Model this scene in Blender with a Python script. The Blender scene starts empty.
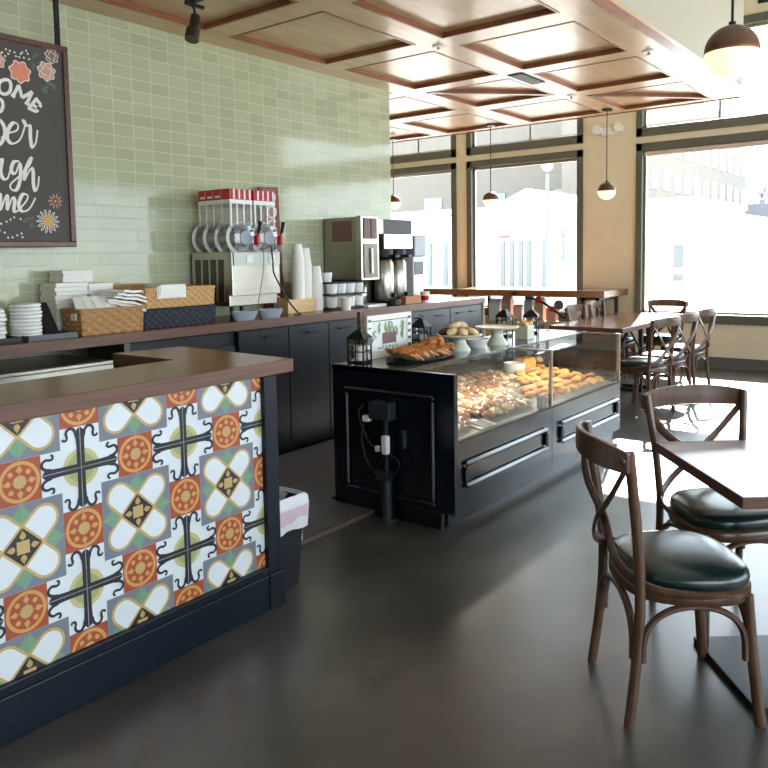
import bpy, math, random
from mathutils import Vector, Matrix
random.seed(7)
C = bpy.context.scene.collection
PI = math.pi
sin, cos = math.sin, math.cos

# ------------------------------------------------------------------ camera
YAW, PIT, ROL = math.radians(37.67983850), math.radians(-4.49984555), math.radians(-0.93598453)
FPX, PCX, PCY = 764.4818, 384.0, 317.2172
fw = Vector((cos(YAW)*cos(PIT), sin(YAW)*cos(PIT), sin(PIT)))
rt = Vector((sin(YAW), -cos(YAW), 0)); up = rt.cross(fw)
rc = cos(ROL)*rt + sin(ROL)*up; uc = -sin(ROL)*rt + cos(ROL)*up
cd = bpy.data.cameras.new('camera'); cam = bpy.data.objects.new('camera', cd); C.objects.link(cam)
cam.matrix_world = Matrix(((rc.x, uc.x, -fw.x, 0), (rc.y, uc.y, -fw.y, 0), (rc.z, uc.z, -fw.z, 1.5), (0, 0, 0, 1)))
cd.sensor_width = 36; cd.lens = FPX/768*36
cd.shift_x = (384-PCX)/768; cd.shift_y = -(384-PCY)/768
cd.clip_start = .05; cd.clip_end = 400
bpy.context.scene.camera = cam

# ------------------------------------------------------------------ sky, sun, exposure
sc = bpy.context.scene
sc.view_settings.view_transform = 'Standard'; sc.view_settings.look = 'None'
sc.view_settings.exposure = 1.4; sc.view_settings.gamma = 1; sc.view_settings.use_curve_mapping = False
W = bpy.data.worlds.new('sky'); sc.world = W; W.use_nodes = True
bg = W.node_tree.nodes['Background']; bg.inputs[0].default_value = (.78, .9, 1, 1); bg.inputs[1].default_value = 3.3
sd = bpy.data.lights.new('sun', 'SUN'); sun = bpy.data.objects.new('sun', sd); C.objects.link(sun)
sd.energy = 21; sd.angle = math.radians(.6); sd.color = (1, .93, .82)
sun.rotation_euler = Vector((-1, -.29, -.72)).to_track_quat('-Z', 'Y').to_euler()
sun.location = (20, 6, 12)
cy = sc.cycles
try:
    cy.use_denoising = True; cy.max_bounces = 10; cy.diffuse_bounces = 5; cy.glossy_bounces = 5
    cy.transmission_bounces = 6; cy.transparent_max_bounces = 24; cy.caustics_reflective = False; cy.caustics_refractive = False
    cy.sample_clamp_indirect = 6
except Exception: pass

def portal(name, loc, direction, sx, sy):
    l = bpy.data.lights.new(name, 'AREA'); l.shape = 'RECTANGLE'; l.size = sx; l.size_y = sy
    l.cycles.is_portal = True
    o = bpy.data.objects.new(name, l); C.objects.link(o); o.location = loc
    o.rotation_euler = Vector(direction).to_track_quat('-Z', 'Z').to_euler()
portal('window_daylight', (10.64, 3.5, 2.5), (-1, 0, 0), 9.8, 4.2)
portal('side_window_daylight', (3.6, -3.62, 1.75), (0, 1, 0), 12.2, 2.6)

# ------------------------------------------------------------------ materials
def s2l(c):
    c /= 255.0
    return c/12.92 if c <= .04045 else ((c+.055)/1.055)**2.4
def rgb(r, g, b): return (s2l(r), s2l(g), s2l(b), 1)
def mat(name, col, rough=.5, metal=0, spec=.5, noise=0, nscale=8, stretch=None, bump=0, bscale=40, emit=0, col2=None, coat=0):
    m = bpy.data.materials.new(name); m.use_nodes = True
    n = m.node_tree.nodes; l = m.node_tree.links; p = n['Principled BSDF']
    p.inputs['Base Color'].default_value = col; p.inputs['Roughness'].default_value = rough
    p.inputs['Metallic'].default_value = metal; p.inputs['Specular IOR Level'].default_value = spec
    if coat: p.inputs['Coat Weight'].default_value = coat; p.inputs['Coat Roughness'].default_value = .12
    if emit: m.cycles.emission_sampling = 'NONE'
    if emit: p.inputs['Emission Color'].default_value = col; p.inputs['Emission Strength'].default_value = emit
    if noise or bump:
        tc = n.new('ShaderNodeTexCoord'); mp = n.new('ShaderNodeMapping'); l.new(tc.outputs['Object'], mp.inputs[0])
        if stretch: mp.inputs['Scale'].default_value = stretch
    if noise:
        t = n.new('ShaderNodeTexNoise'); t.inputs['Scale'].default_value = nscale; t.inputs['Detail'].default_value = 5
        t.inputs['Roughness'].default_value = .6; l.new(mp.outputs[0], t.inputs['Vector'])
        r = n.new('ShaderNodeValToRGB'); c2 = col2 or tuple(min(1, x*(1+noise)) for x in col[:3])+(1,)
        c1 = tuple(x*(1-noise) for x in col[:3])+(1,) if not col2 else col
        r.color_ramp.interpolation = 'EASE'; r.color_ramp.elements[0].position = .25; r.color_ramp.elements[1].position = .75
        r.color_ramp.elements[0].color = c1; r.color_ramp.elements[1].color = c2
        l.new(t.outputs[0], r.inputs[0]); l.new(r.outputs[0], p.inputs['Base Color'])
    if bump:
        t2 = n.new('ShaderNodeTexNoise'); t2.inputs['Scale'].default_value = bscale; t2.inputs['Detail'].default_value = 3
        l.new(mp.outputs[0], t2.inputs['Vector'])
        b = n.new('ShaderNodeBump'); b.inputs['Strength'].default_value = bump; b.inputs['Distance'].default_value = .01
        l.new(t2.outputs[0], b.inputs['Height']); l.new(b.outputs[0], p.inputs['Normal'])
    return m
def glass(name, tint=(1, 1, 1, 1), amount=.09, rough=.02, haze=0, refl=.8):
    m = bpy.data.materials.new(name); m.use_nodes = True
    n = m.node_tree.nodes; l = m.node_tree.links; n.clear()
    out = n.new('ShaderNodeOutputMaterial'); tr = n.new('ShaderNodeBsdfTransparent'); gl = n.new('ShaderNodeBsdfGlossy')
    mx = n.new('ShaderNodeMixShader'); lw = n.new('ShaderNodeFresnel'); ml = n.new('ShaderNodeMath'); ml.operation = 'MULTIPLY_ADD'
    lw.inputs[0].default_value = 1.25; ml.inputs[1].default_value = refl; ml.inputs[2].default_value = amount*.3
    tr.inputs[0].default_value = tint; gl.inputs['Roughness'].default_value = rough
    l.new(lw.outputs[0], ml.inputs[0]); l.new(ml.outputs[0], mx.inputs[0]); l.new(tr.outputs[0], mx.inputs[1]); l.new(gl.outputs[0], mx.inputs[2])
    last = mx
    if haze:
        df = n.new('ShaderNodeBsdfDiffuse'); df.inputs[0].default_value = (.9, .9, .9, 1)
        m2 = n.new('ShaderNodeMixShader'); m2.inputs[0].default_value = haze
        l.new(mx.outputs[0], m2.inputs[1]); l.new(df.outputs[0], m2.inputs[2]); last = m2
    l.new(last.outputs[0], out.inputs[0])
    return m
def wood(name, c1, c2, rough, grain=(2, 14, 14), scale=3, coat=0, spec=.5):
    return mat(name, c1, rough, 0, spec, noise=.3, nscale=scale, stretch=grain, col2=c2, coat=coat)

M = {}
M['black'] = mat('black_paint', rgb(9, 16, 26), .2, noise=.15, nscale=3, coat=.5)
M['cab'] = mat('cabinet_black', rgb(15, 21, 30), .32, noise=.1, nscale=3)
M['navyblack'] = mat('navy_black_paint', rgb(6, 16, 29), .4, spec=.35, noise=.1, nscale=3)
M['blackmatte'] = mat('black_matte', rgb(13, 15, 18), .5)
M['iron'] = mat('black_iron', rgb(28, 29, 32), .4, metal=.4)
M['woodtop'] = wood('counter_wood', rgb(112, 70, 40), rgb(140, 95, 58), .24, (1.2, 12, 12), 3, spec=.35)
M['woodedge'] = wood('counter_edge_wood', rgb(92, 58, 46), rgb(112, 74, 58), .4, (1.2, 10, 30), 3)
M['walnut'] = wood('chair_wood', rgb(68, 45, 33), rgb(98, 69, 50), .33, (10, 10, 2), 4, coat=.2)
M['canopywood'] = wood('canopy_plywood', rgb(186, 150, 112), rgb(212, 177, 138), .3, (1.2, 5, 5), 1.3, coat=.15)
M['moulding'] = wood('dark_moulding_wood', rgb(122, 72, 44), rgb(150, 94, 60), .35, (2, 2, 10), 3)
M['tablewood'] = wood('table_wood', rgb(122, 84, 63), rgb(134, 94, 72), .18, (1.5, 8, 8), 3, spec=.6, coat=.4)
M['tableedge'] = wood('table_edge_wood', rgb(86, 54, 42), rgb(104, 68, 54), .4, (2, 2, 10), 3)
M['cream'] = mat('cream_paint', rgb(198, 187, 163), .75)
M['tan'] = mat('tan_paint', rgb(226, 213, 184), .7, noise=.03, nscale=2)
M['white'] = mat('white_paint', rgb(232, 230, 224), .7)
M['frame'] = mat('bronze_window_frame', rgb(96, 94, 84), .45, metal=.1)
M['base'] = mat('grey_baseboard', rgb(98, 98, 92), .5)
M['pane'] = glass('window_glass', (.97, .98, .98, 1), .03)
M['caseglass'] = glass('display_glass', (.97, .98, .97, 1), .01, refl=.16)
M['film'] = glass('clear_film', (.97, .97, .97, 1), .3, .1, haze=.05)
M['acryl'] = glass('clear_acrylic', (.98, .98, .98, 1), .3, .06, haze=.1)
M['steel'] = mat('brushed_steel', rgb(186, 182, 172), .28, metal=1, noise=.08, nscale=3, stretch=(1, 1, 20))
M['satin'] = mat('satin_steel', rgb(160, 155, 140), .4, metal=.85, noise=.06, nscale=3)
M['darksteel'] = mat('dark_steel', rgb(92, 88, 78), .35, metal=.9)
M['seat'] = mat('dark_green_vinyl', rgb(20, 38, 36), .24, spec=.6, bump=.05, bscale=120)
M['paper'] = mat('white_paper', rgb(242, 238, 230), .8)
M['plasticwhite'] = mat('white_plastic', rgb(236, 234, 230), .4)
M['red'] = mat('red_plastic', rgb(190, 24, 34), .35)
M['pink'] = mat('clear_red_stripe', rgb(236, 150, 140), .4)
M['wicker'] = wood('tan_wicker', rgb(156, 108, 64), rgb(200, 156, 104), .7, (6, 6, 6), 30)
M['wickerlight'] = wood('light_wicker', rgb(190, 142, 84), rgb(222, 180, 124), .7, (6, 6, 6), 30)
M['wickerblack'] = wood('black_wicker', rgb(30, 33, 42), rgb(52, 56, 68), .6, (6, 6, 6), 30)
M['blond'] = wood('blond_wood', rgb(206, 164, 112), rgb(226, 190, 140), .5, (2, 2, 12), 4)
M['chalk'] = mat('chalkboard', rgb(82, 76, 71), .75, noise=.08, nscale=4)
M['signwood'] = wood('sign_frame_wood', rgb(78, 50, 38), rgb(104, 70, 52), .35, (3, 3, 3), 8)
M['chalkwhite'] = mat('white_lettering', rgb(240, 234, 224), .8)
M['coral'] = mat('coral_chalk', rgb(232, 142, 112), .8, noise=.1, nscale=60)
M['blush'] = mat('blush_chalk', rgb(206, 160, 140), .8, noise=.2, nscale=70)
M['taupe'] = mat('taupe_chalk', rgb(136, 108, 90), .8, noise=.2, nscale=70)
M['leafgreen'] = mat('green_chalk', rgb(96, 112, 92), .8)
M['yellow'] = mat('yellow_chalk', rgb(222, 168, 96), .8)
M['rust'] = wood('rust_board', rgb(112, 44, 36), rgb(150, 84, 62), .6, (4, 4, 1), 5)
M['globe'] = mat('lit_globe_glass', (1, .84, .56, 1), .3, emit=.4)
M['cork'] = wood('bronze_cap', rgb(92, 62, 48), rgb(120, 84, 62), .4, (6, 6, 6), 6)
M['grey'] = mat('grey_plastic', rgb(92, 96, 100), .45)
M['bluegrey'] = mat('blue_grey_plastic', rgb(150, 158, 168), .35)
M['liner'] = mat('white_bin_liner', rgb(222, 220, 226), .45, bump=.3, bscale=30)
M['cookie'] = mat('golden_brown_bake', rgb(184, 124, 72), .75, noise=.35, nscale=40, bump=.4, bscale=70)
M['golden'] = mat('golden_biscuit', rgb(224, 166, 84), .7, noise=.3, nscale=35, bump=.4, bscale=60)
M['toast'] = mat('toasted_biscuit', rgb(206, 150, 84), .7, noise=.35, nscale=35, bump=.4, bscale=60)
M['brown'] = mat('dark_brown_bake', rgb(96, 58, 40), .75, noise=.3, nscale=40, bump=.4, bscale=70)
M['crust'] = mat('croissant_crust', rgb(186, 116, 58), .5, noise=.35, nscale=25, bump=.3, bscale=60)
M['pale'] = mat('pale_pastry', rgb(228, 200, 156), .7, noise=.2, nscale=40, bump=.3, bscale=70)
M['celadon'] = mat('celadon_ceramic', rgb(206, 216, 194), .3)
M['candle'] = mat('white_wax', rgb(232, 226, 218), .6)
M['print'] = mat('white_print', rgb(224, 228, 226), .5)
M['mint'] = mat('printed_green', rgb(150, 170, 128), .6, noise=.3, nscale=60)
M['plum'] = mat('printed_brown', rgb(120, 88, 86), .6)
M['deck'] = mat('grey_case_deck', rgb(150, 148, 138), .4)
M['mirror'] = mat('case_back_panel', rgb(46, 48, 52), .2)
M['rubber'] = mat('grey_mat', rgb(96, 92, 92), .6, noise=.1, nscale=6)
M['matedge'] = mat('mat_edge', rgb(92, 76, 62), .6)
M['slate'] = mat('dark_slate_plastic', rgb(38, 44, 50), .4)
M['copper'] = mat('copper_ring', rgb(170, 108, 70), .35, metal=.7)
# encaustic tile colours
TC = dict(white=rgb(226, 229, 232), grey=rgb(124, 127, 138), rust=rgb(168, 82, 56), sand=rgb(198, 166, 110), green=rgb(118, 156, 128),
          olive=rgb(164, 170, 116), navy=rgb(40, 44, 58), dark=rgb(46, 40, 40), amber=rgb(212, 156, 92), cream=rgb(198, 188, 134))
for k, v in TC.items(): M['t_'+k] = mat('encaustic_'+k, v, .32, noise=.05, nscale=6)

# floor: polished concrete
def concrete():
    m = mat('polished_concrete', rgb(70, 66, 64), .3, spec=1)
    n = m.node_tree.nodes; l = m.node_tree.links; p = n['Principled BSDF']
    tc = n.new('ShaderNodeTexCoord')
    a = n.new('ShaderNodeTexNoise'); a.inputs['Scale'].default_value = 1.5; a.inputs['Detail'].default_value = 8; a.inputs['Roughness'].default_value = .6; a.inputs['Distortion'].default_value = 0
    b = n.new('ShaderNodeTexNoise'); b.inputs['Scale'].default_value = 40; b.inputs['Detail'].default_value = 3
    l.new(tc.outputs['Object'], a.inputs['Vector']); l.new(tc.outputs['Object'], b.inputs['Vector'])
    r = n.new('ShaderNodeValToRGB'); r.color_ramp.elements[0].position = .28; r.color_ramp.elements[1].position = .72
    r.color_ramp.elements[0].color = rgb(48, 46, 44); r.color_ramp.elements[1].color = rgb(94, 87, 79)
    e = r.color_ramp.elements.new(.5); e.color = rgb(66, 62, 58)
    l.new(a.outputs[0], r.inputs[0])
    mx = n.new('ShaderNodeMixRGB'); mx.blend_type = 'OVERLAY'; mx.inputs[0].default_value = .0
    l.new(r.outputs[0], mx.inputs[1]); l.new(b.outputs[0], mx.inputs[2]); l.new(mx.outputs[0], p.inputs['Base Color'])
    r2 = n.new('ShaderNodeMapRange'); r2.interpolation_type = 'SMOOTHSTEP'; r2.inputs[1].default_value = .2; r2.inputs[2].default_value = .8; r2.inputs[3].default_value = .3; r2.inputs[4].default_value = .26
    p.inputs['Roughness'].default_value = .29
    return m
M['floor'] = concrete()
def walltile():
    m = mat('green_glazed_tile', rgb(168, 174, 142), .1, spec=.42)
    n = m.node_tree.nodes; l = m.node_tree.links; p = n['Principled BSDF']
    tc = n.new('ShaderNodeTexCoord'); sx = n.new('ShaderNodeSeparateXYZ'); cx = n.new('ShaderNodeCombineXYZ')
    l.new(tc.outputs['Object'], sx.inputs[0])
    ax = n.new('ShaderNodeMath'); ax.operation = 'ADD'; ax.inputs[1].default_value = -3.672+.1545*60
    az = n.new('ShaderNodeMath'); az.operation = 'ADD'; az.inputs[1].default_value = -3.068+.0795*60
    ya = n.new('ShaderNodeMath'); ya.operation = 'ADD'
    l.new(sx.outputs[0], ya.inputs[0]); l.new(sx.outputs[1], ya.inputs[1]); ya.inputs[1].default_value = 0
    l.new(sx.outputs[0], ax.inputs[0]); l.new(sx.outputs[2], az.inputs[0])
    l.new(ax.outputs[0], cx.inputs[0]); l.new(az.outputs[0], cx.inputs[1])
    b = n.new('ShaderNodeTexBrick'); b.offset = 0; b.squash = 1
    b.inputs['Scale'].default_value = 1; b.inputs['Mortar Size'].default_value = .0022; b.inputs['Mortar Smooth'].default_value = .1; b.inputs['Bias'].default_value = 0
    b.inputs['Brick Width'].default_value = .1545; b.inputs['Row Height'].default_value = .0795
    b.inputs['Color1'].default_value = rgb(173, 176, 143); b.inputs['Color2'].default_value = rgb(184, 187, 153); b.inputs['Mortar'].default_value = rgb(206, 206, 184)
    l.new(cx.outputs[0], b.inputs['Vector']); l.new(b.outputs['Color'], p.inputs['Base Color'])
    rr = n.new('ShaderNodeMapRange'); rr.inputs[3].default_value = .09; rr.inputs[4].default_value = .6
    l.new(b.outputs['Fac'], rr.inputs[0]); l.new(rr.outputs[0], p.inputs['Roughness'])
    nz = n.new('ShaderNodeTexNoise'); nz.inputs['Scale'].default_value = 7; nz.inputs['Detail'].default_value = 1; l.new(tc.outputs['Object'], nz.inputs['Vector'])
    mm = n.new('ShaderNodeMath'); mm.operation = 'MULTIPLY_ADD'; mm.inputs[1].default_value = -1
    l.new(b.outputs['Fac'], mm.inputs[0]); l.new(nz.outputs[0], mm.inputs[2])
    bp = n.new('ShaderNodeBump'); bp.inputs['Strength'].default_value = .2; bp.inputs['Distance'].default_value = .004
    l.new(mm.outputs[0], bp.inputs['Height']); l.new(bp.outputs[0], p.inputs['Normal'])
    return m
M['walltile'] = walltile()

# ------------------------------------------------------------------ mesh helpers
def spline(pts, n=6, closed=False):
    P = [Vector(p) for p in pts]; out = []; k = len(P)
    for i in range(k if closed else k-1):
        if closed: a, b, c, d = P[(i-1) % k], P[i], P[(i+1) % k], P[(i+2) % k]
        else: a, b, c, d = P[max(i-1, 0)], P[i], P[i+1], P[min(i+2, k-1)]
        for j in range(n):
            t = j/n
            out.append(.5*((2*b)+(c-a)*t+(2*a-5*b+4*c-d)*t*t+(3*b-a-3*c+d)*t**3))
    if not closed: out.append(P[-1])
    return out
class MB:
    def __init__(s): s.v = []; s.f = []; s.m = []
    def face(s, pts, m=0):
        i = len(s.v); s.v += [tuple(p) for p in pts]; s.f.append(list(range(i, i+len(pts)))); s.m.append(m); return s
    def box(s, x0, x1, y0, y1, z0, z1, m=0, R=None):
        i = len(s.v)
        q = [(x, y, z) for z in (z0, z1) for x, y in ((x0, y0), (x1, y0), (x1, y1), (x0, y1))]
        if R is not None: q = [tuple(R @ Vector(p)) for p in q]
        s.v += q
        for f in ((0, 3, 2, 1), (4, 5, 6, 7), (0, 1, 5, 4), (1, 2, 6, 5), (2, 3, 7, 6), (3, 0, 4, 7)):
            s.f.append([i+a for a in f]); s.m.append(m)
        return s
    def tube(s, path, r, n=10, m=0, flat=None, caps=True, closed=False):
        P = [Vector(p) for p in path]; k = len(P)
        rs = r if isinstance(r, list) else [r]*k
        base = len(s.v); ref = None
        for i, p in enumerate(P):
            t = (P[(i+1) % k]-P[i-1]) if closed else (P[min(i+1, k-1)]-P[max(i-1, 0)])
            if t.length < 1e-9: t = Vector((0, 0, 1))
            t.normalize()
            if ref is None:
                ref = Vector(flat) if flat else (Vector((0, 0, 1)) if abs(t.z) < .9 else Vector((0, 1, 0)))
            a = ref-t*ref.dot(t)
            if a.length < 1e-6: a = t.orthogonal()
            a.normalize(); b = t.cross(a); ref = a
            ra, rb = rs[i] if isinstance(rs[i], (tuple, list)) else (rs[i], rs[i])
            for j in range(n):
                th = 2*PI*j/n+PI/n; s.v.append(tuple(p+a*(ra*cos(th))+b*(rb*sin(th))))
        for i in range(k if closed else k-1):
            i2 = (i+1) % k
            for j in range(n):
                s.f.append([base+i*n+j, base+i*n+(j+1) % n, base+i2*n+(j+1) % n, base+i2*n+j]); s.m.append(m)
        if caps and not closed:
            s.f.append([base+j for j in range(n)][::-1]); s.m.append(m)
            s.f.append([base+(k-1)*n+j for j in range(n)]); s.m.append(m)
        return s
    def cyl(s, p0, p1, r0, r1=None, n=16, m=0): return s.tube([p0, p1], [r0, r1 if r1 is not None else r0], n, m)
    def lathe(s, prof, c=(0, 0, 0), n=24, m=0, axis='z', wob=None):
        base = len(s.v)
        for i, (r, z) in enumerate(prof):
            for j in range(n):
                th = 2*PI*j/n; rr = r*(wob(th, i) if wob else 1); a, b = rr*cos(th), rr*sin(th)
                p = (a, b, z) if axis == 'z' else ((a, z, b) if axis == 'y' else (z, a, b))
                s.v.append((c[0]+p[0], c[1]+p[1], c[2]+p[2]))
        for i in range(len(prof)-1):
            for j in range(n):
                q = [base+i*n+j, base+i*n+(j+1) % n, base+(i+1)*n+(j+1) % n, base+(i+1)*n+j]
                s.f.append(q if axis != 'y' else q[::-1]); s.m.append(m)
        for i, rev in ((0, True), (len(prof)-1, False)):
            if prof[i][0] > 1e-6:
                q = [base+i*n+j for j in range(n)]; s.f.append(q[::-1] if rev != (axis == 'y') else q); s.m.append(m)
        return s
    def ball(s, c, r, n=12, m=0, sc=(1, 1, 1), amp=0, seed=0):
        rnd = random.Random(seed); base = len(s.v); h = max(4, n//2)
        for i in range(h+1):
            ph = PI*i/h
            for j in range(n):
                th = 2*PI*j/n; k = 1+amp*(rnd.random()-.5)*(1 if 0 < i < h else 0)
                s.v.append((c[0]+r*sc[0]*sin(ph)*cos(th)*k, c[1]+r*sc[1]*sin(ph)*sin(th)*k, c[2]+r*sc[2]*cos(ph)*k))
        for i in range(h):
            for j in range(n):
                s.f.append([base+i*n+j, base+(i+1)*n+j, base+(i+1)*n+(j+1) % n, base+i*n+(j+1) % n]); s.m.append(m)
        return s
    def prism(s, poly, z0, z1, m=0, T=None):
        b = len(s.v); k = len(poly)
        q = [Vector((p[0], p[1], z)) for z in (z0, z1) for p in poly]
        if T is not None: q = [T @ p for p in q]
        s.v += [tuple(p) for p in q]
        s.f.append([b+i for i in range(k)][::-1]); s.m.append(m)
        s.f.append([b+k+i for i in range(k)]); s.m.append(m)
        for i in range(k):
            j = (i+1) % k; s.f.append([b+i, b+j, b+k+j, b+k+i]); s.m.append(m)
        return s
    def xf(s, T):
        s.v = [tuple(T @ Vector(p)) for p in s.v]; return s
    def build(s, name, mats, parent=None, bevel=0, smooth=False, world=True, base=None, seg=2):
        me = bpy.data.meshes.new(name)
        off = Vector((0, 0, 0))
        if world:
            if base is not None: off = Vector(base)
            elif parent is not None: off = OFF.get(parent.name, Vector((0, 0, 0)))
        me.from_pydata([tuple(Vector(p)-off) for p in s.v], [], s.f)
        if not isinstance(mats, (list, tuple)): mats = [mats]
        for k in mats: me.materials.append(M[k] if isinstance(k, str) else k)
        me.polygons.foreach_set('material_index', s.m)
        if smooth: me.polygons.foreach_set('use_smooth', [True]*len(me.polygons))
        me.validate(); me.update()
        o = bpy.data.objects.new(name, me); C.objects.link(o)
        if smooth:
            es = o.modifiers.new('split', 'EDGE_SPLIT'); es.split_angle = math.radians(48)
        if bevel:
            b = o.modifiers.new('bevel', 'BEVEL'); b.width = bevel; b.segments = seg; b.limit_method = 'ANGLE'; b.angle_limit = math.radians(50)
        if parent is not None:
            o.parent = parent; OFF[o.name] = off
        elif base is not None:
            o.location = base
        return o
OFF = {}
def tag(o, label=None, cat=None, group=None, kind=None):
    if label: o['label'] = label
    if cat: o['category'] = cat
    if group: o['group'] = group
    if kind: o['kind'] = kind
    return o
def thing(name, label, cat, loc=(0, 0, 0), rz=0, group=None):
    o = bpy.data.objects.new(name, None); C.objects.link(o); o.location = loc; o.rotation_euler = (0, 0, rz); o.empty_display_size = .1
    OFF[o.name] = Vector(loc) if not rz else Vector((0, 0, 0))
    return tag(o, label, cat, group)
def single(name, mb, mats, label, cat, base, group=None, **k):
    return tag(mb.build(name, mats, base=base, **k), label, cat, group)
def struct(name, mb, mats, parent=None, **k):
    o = mb.build(name, mats, parent, **k); o['kind'] = 'structure'; return o
def dup(root, loc, rz=None, label=None, group=None, scale=None):
    def cp(o, parent):
        c = o.copy(); C.objects.link(c); c.parent = parent
        for ch in o.children: cp(ch, c)
        return c
    r = cp(root, None); r.location = loc
    if rz is not None: r.rotation_euler = rz if isinstance(rz, (tuple, list)) else (0, 0, rz)
    if label: r['label'] = label
    if group: r['group'] = group
    if scale: r.scale = scale
    return r
def RZ(a): return Matrix.Rotation(a, 4, 'Z')
def TR(x, y, z): return Matrix.Translation((x, y, z))

# =================================================================== SETTING
FX = 10.4          # window wall plane
CW = 4.64          # tiled wall plane
CZ = 3.13          # underside of wood canopy
struct('floor', MB().box(-3, FX+.25, -3.6, 8.6, -.2, 0), 'floor')
struct('ceiling', MB().box(-3.2, FX+.25, -3.8, 8.8, 4.8, 5.0), 'white')
struct('wall_near', MB().box(-3.2, -3, -3.8, 8.8, 0, 4.8), 'cream')
struct('wall_left', MB().box(-3, FX+.25, 8.6, 8.8, 0, 4.8), 'tan')
struct('wall_back', MB().box(-3, 6.15, CW, CW+.2, 0, CZ), 'walltile')
# window wall with openings (main row and transom row)
wins = [(6.54, 8.25), (4.43, 6.34), (-1.3, 3.67)]
ZB, ZT, TB, TT = .57, 2.965, 3.055, 4.385
w = MB(); ys = [-3.6]
for a, b in sorted(wins): ys += [a, b]
ys.append(8.6)
for i in range(0, len(ys), 2): w.box(FX, FX+.22, ys[i], ys[i+1], 0, 4.8)
for a, b in wins:
    w.box(FX, FX+.22, a, b, 0, ZB); w.box(FX, FX+.22, a, b, ZT, TB); w.box(FX, FX+.22, a, b, TT, 4.8)
struct('wall_far', w, 'tan')
bb = MB()
for a, b in ((3.67, 8.6), (-3.6, 3.67)): bb.box(FX-.015, FX, a, b, 0, .14)
struct('baseboard_far', bb, 'base')
def window(n, a, b, z0, z1, shade=False, mull=None, X=FX, t=.085):
    f = MB(); x0, x1 = X-.03, X+.1
    f.box(x0, x1, a, b, z1-t*1.25, z1); f.box(x0, x1, a, b, z0, z0+t*1.4); f.box(x0, x1, a, a+t, z0, z1); f.box(x0, x1, b-t, b, z0, z1)
    o = struct('window_%d' % n, f, 'frame', bevel=.006)
    i = MB()
    for y0, y1, q0, q1 in ((a+t, b-t, z1-t*1.25-.035, z1-t*1.25), (a+t, b-t, z0+t*1.4, z0+t*1.4+.03), (a+t, a+t+.03, z0, z1), (b-t-.03, b-t, z0, z1)):
        i.box(X+.05, X+.085, y0, y1, max(q0, z0+t), min(q1, z1-t))
    struct('inner_frame', i, 'steel', o)
    struct('pane', MB().box(X+.062, X+.07, a+t, b-t, z0+t, z1-t), 'pane', o)
    if mull is not None: struct('mullion', MB().box(X+.05, X+.085, mull-.012, mull+.012, z0+t, z1-t), 'frame', o)
    if shade:
        s = MB().cyl((X-.0, a+t+.03, z1-t*1.25-.035), (X-.0, b-t-.03, z1-t*1.25-.035), .032, n=14)
        struct('roller_shade', s, mat('shade_fabric_%d' % n, rgb(205, 186, 172), .7), o, smooth=True)
for n, (a, b) in enumerate(wins): window(n+1, a, b, ZB, ZT, n == 2)
for n, (a, b) in enumerate(wins): window(n+4, a, b, TB, TT, mull={0: 7.3, 1: 5.28, 2: 2.63}.get(n))
# right-hand wall with shop windows (behind the photographer's right shoulder)
w = MB(); sw = [(-2.4, 1.6), (1.9, 5.6), (5.9, 9.6)]
xs = [-3]
for a, b in sw: xs += [a, b]
xs.append(FX+.22)
for i in range(0, len(xs), 2): w.box(xs[i], xs[i+1], -3.8, -3.6, 0, 4.8)
for a, b in sw: w.box(a, b, -3.8, -3.6, 0, .5); w.box(a, b, -3.8, -3.6, 3.0, 4.8)
struct('wall_right', w, 'tan')
for n, (a, b) in enumerate(sw):
    f = MB(); t = .085
    for q in ((a, b, 2.9, 3.0), (a, b, .5, .62), (a, a+t, .5, 3.0), (b-t, b, .5, 3.0)): f.box(q[0], q[1], -3.72, -3.57, q[2], q[3])
    o = struct('window_%d' % (7+n), f, 'frame')
    struct('pane', MB().box(a, b, -3.66, -3.65, .55, 2.95), 'pane', o)
# wood canopy with coffers
XS = [(-1.2, -.14), (.08, 1.13), (1.34, 2.40), (2.61, 3.66), (3.89, 4.95), (5.2, 6.24), (6.45, 7.42), (7.68, 8.72)]
YS = [(2.28, 3.23), (3.47, 4.40), (4.66, 5.62), (5.86, 6.82)]
X1, Y0, Y1 = 8.86, 2.01, 8.55
can = MB().box(-3, X1, Y0, Y1, CZ+.036, CZ+.1)
xe = [-3]+[v for p in XS for v in p]+[X1]; ye = [Y0]+[v for p in YS for v in p]+[Y1]
for i in range(0, len(xe), 2): can.box(xe[i], xe[i+1], Y0, Y1, CZ, CZ+.036)
for i in range(0, len(xe)-2, 2):
    for j in range(0, len(ye), 2): can.box(xe[i+1], xe[i+2], ye[j], ye[j+1], CZ, CZ+.036)
cano = struct('ceiling_canopy', can, 'canopywood')
mo = MB()
for i, (a, b) in enumerate(XS):
    for j, (c, d) in enumerate(YS):
        t = .02
        mo.box(a, b, c, c+t, CZ-.004, CZ+.036); mo.box(a, b, d-t, d, CZ-.004, CZ+.036)
        mo.box(a, a+t, c+t, d-t, CZ-.004, CZ+.036); mo.box(b-t, b, c+t, d-t, CZ-.004, CZ+.036)
        if (i, j) in ((6, 1), (7, 0), (3, 2)):
            v = Vector((b-a, c-d, 0)); v.normalize(); p = Vector((-v.y, v.x, 0))
            for sgn in (-1, 1):
                q = [Vector((a, d, 0)), Vector((b, c, 0)), Vector((b, c, 0))+p*.05*sgn, Vector((a, d, 0))+p*.05*sgn]
                q = [Vector((min(max(k.x, a), b), min(max(k.y, c), d), 0)) for k in q]
                if sgn < 0: q = q[::-1]
                mo.prism([(k.x, k.y) for k in q], CZ-.004, CZ+.036)
struct('canopy_moulding', mo, 'moulding', cano)
struct('canopy_fascia', MB().box(-3, X1+.012, Y0-.012, Y0, CZ-.01, CZ+.06).box(X1, X1+.012, Y0, Y1, CZ-.01, CZ+.06), 'moulding', cano)
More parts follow.
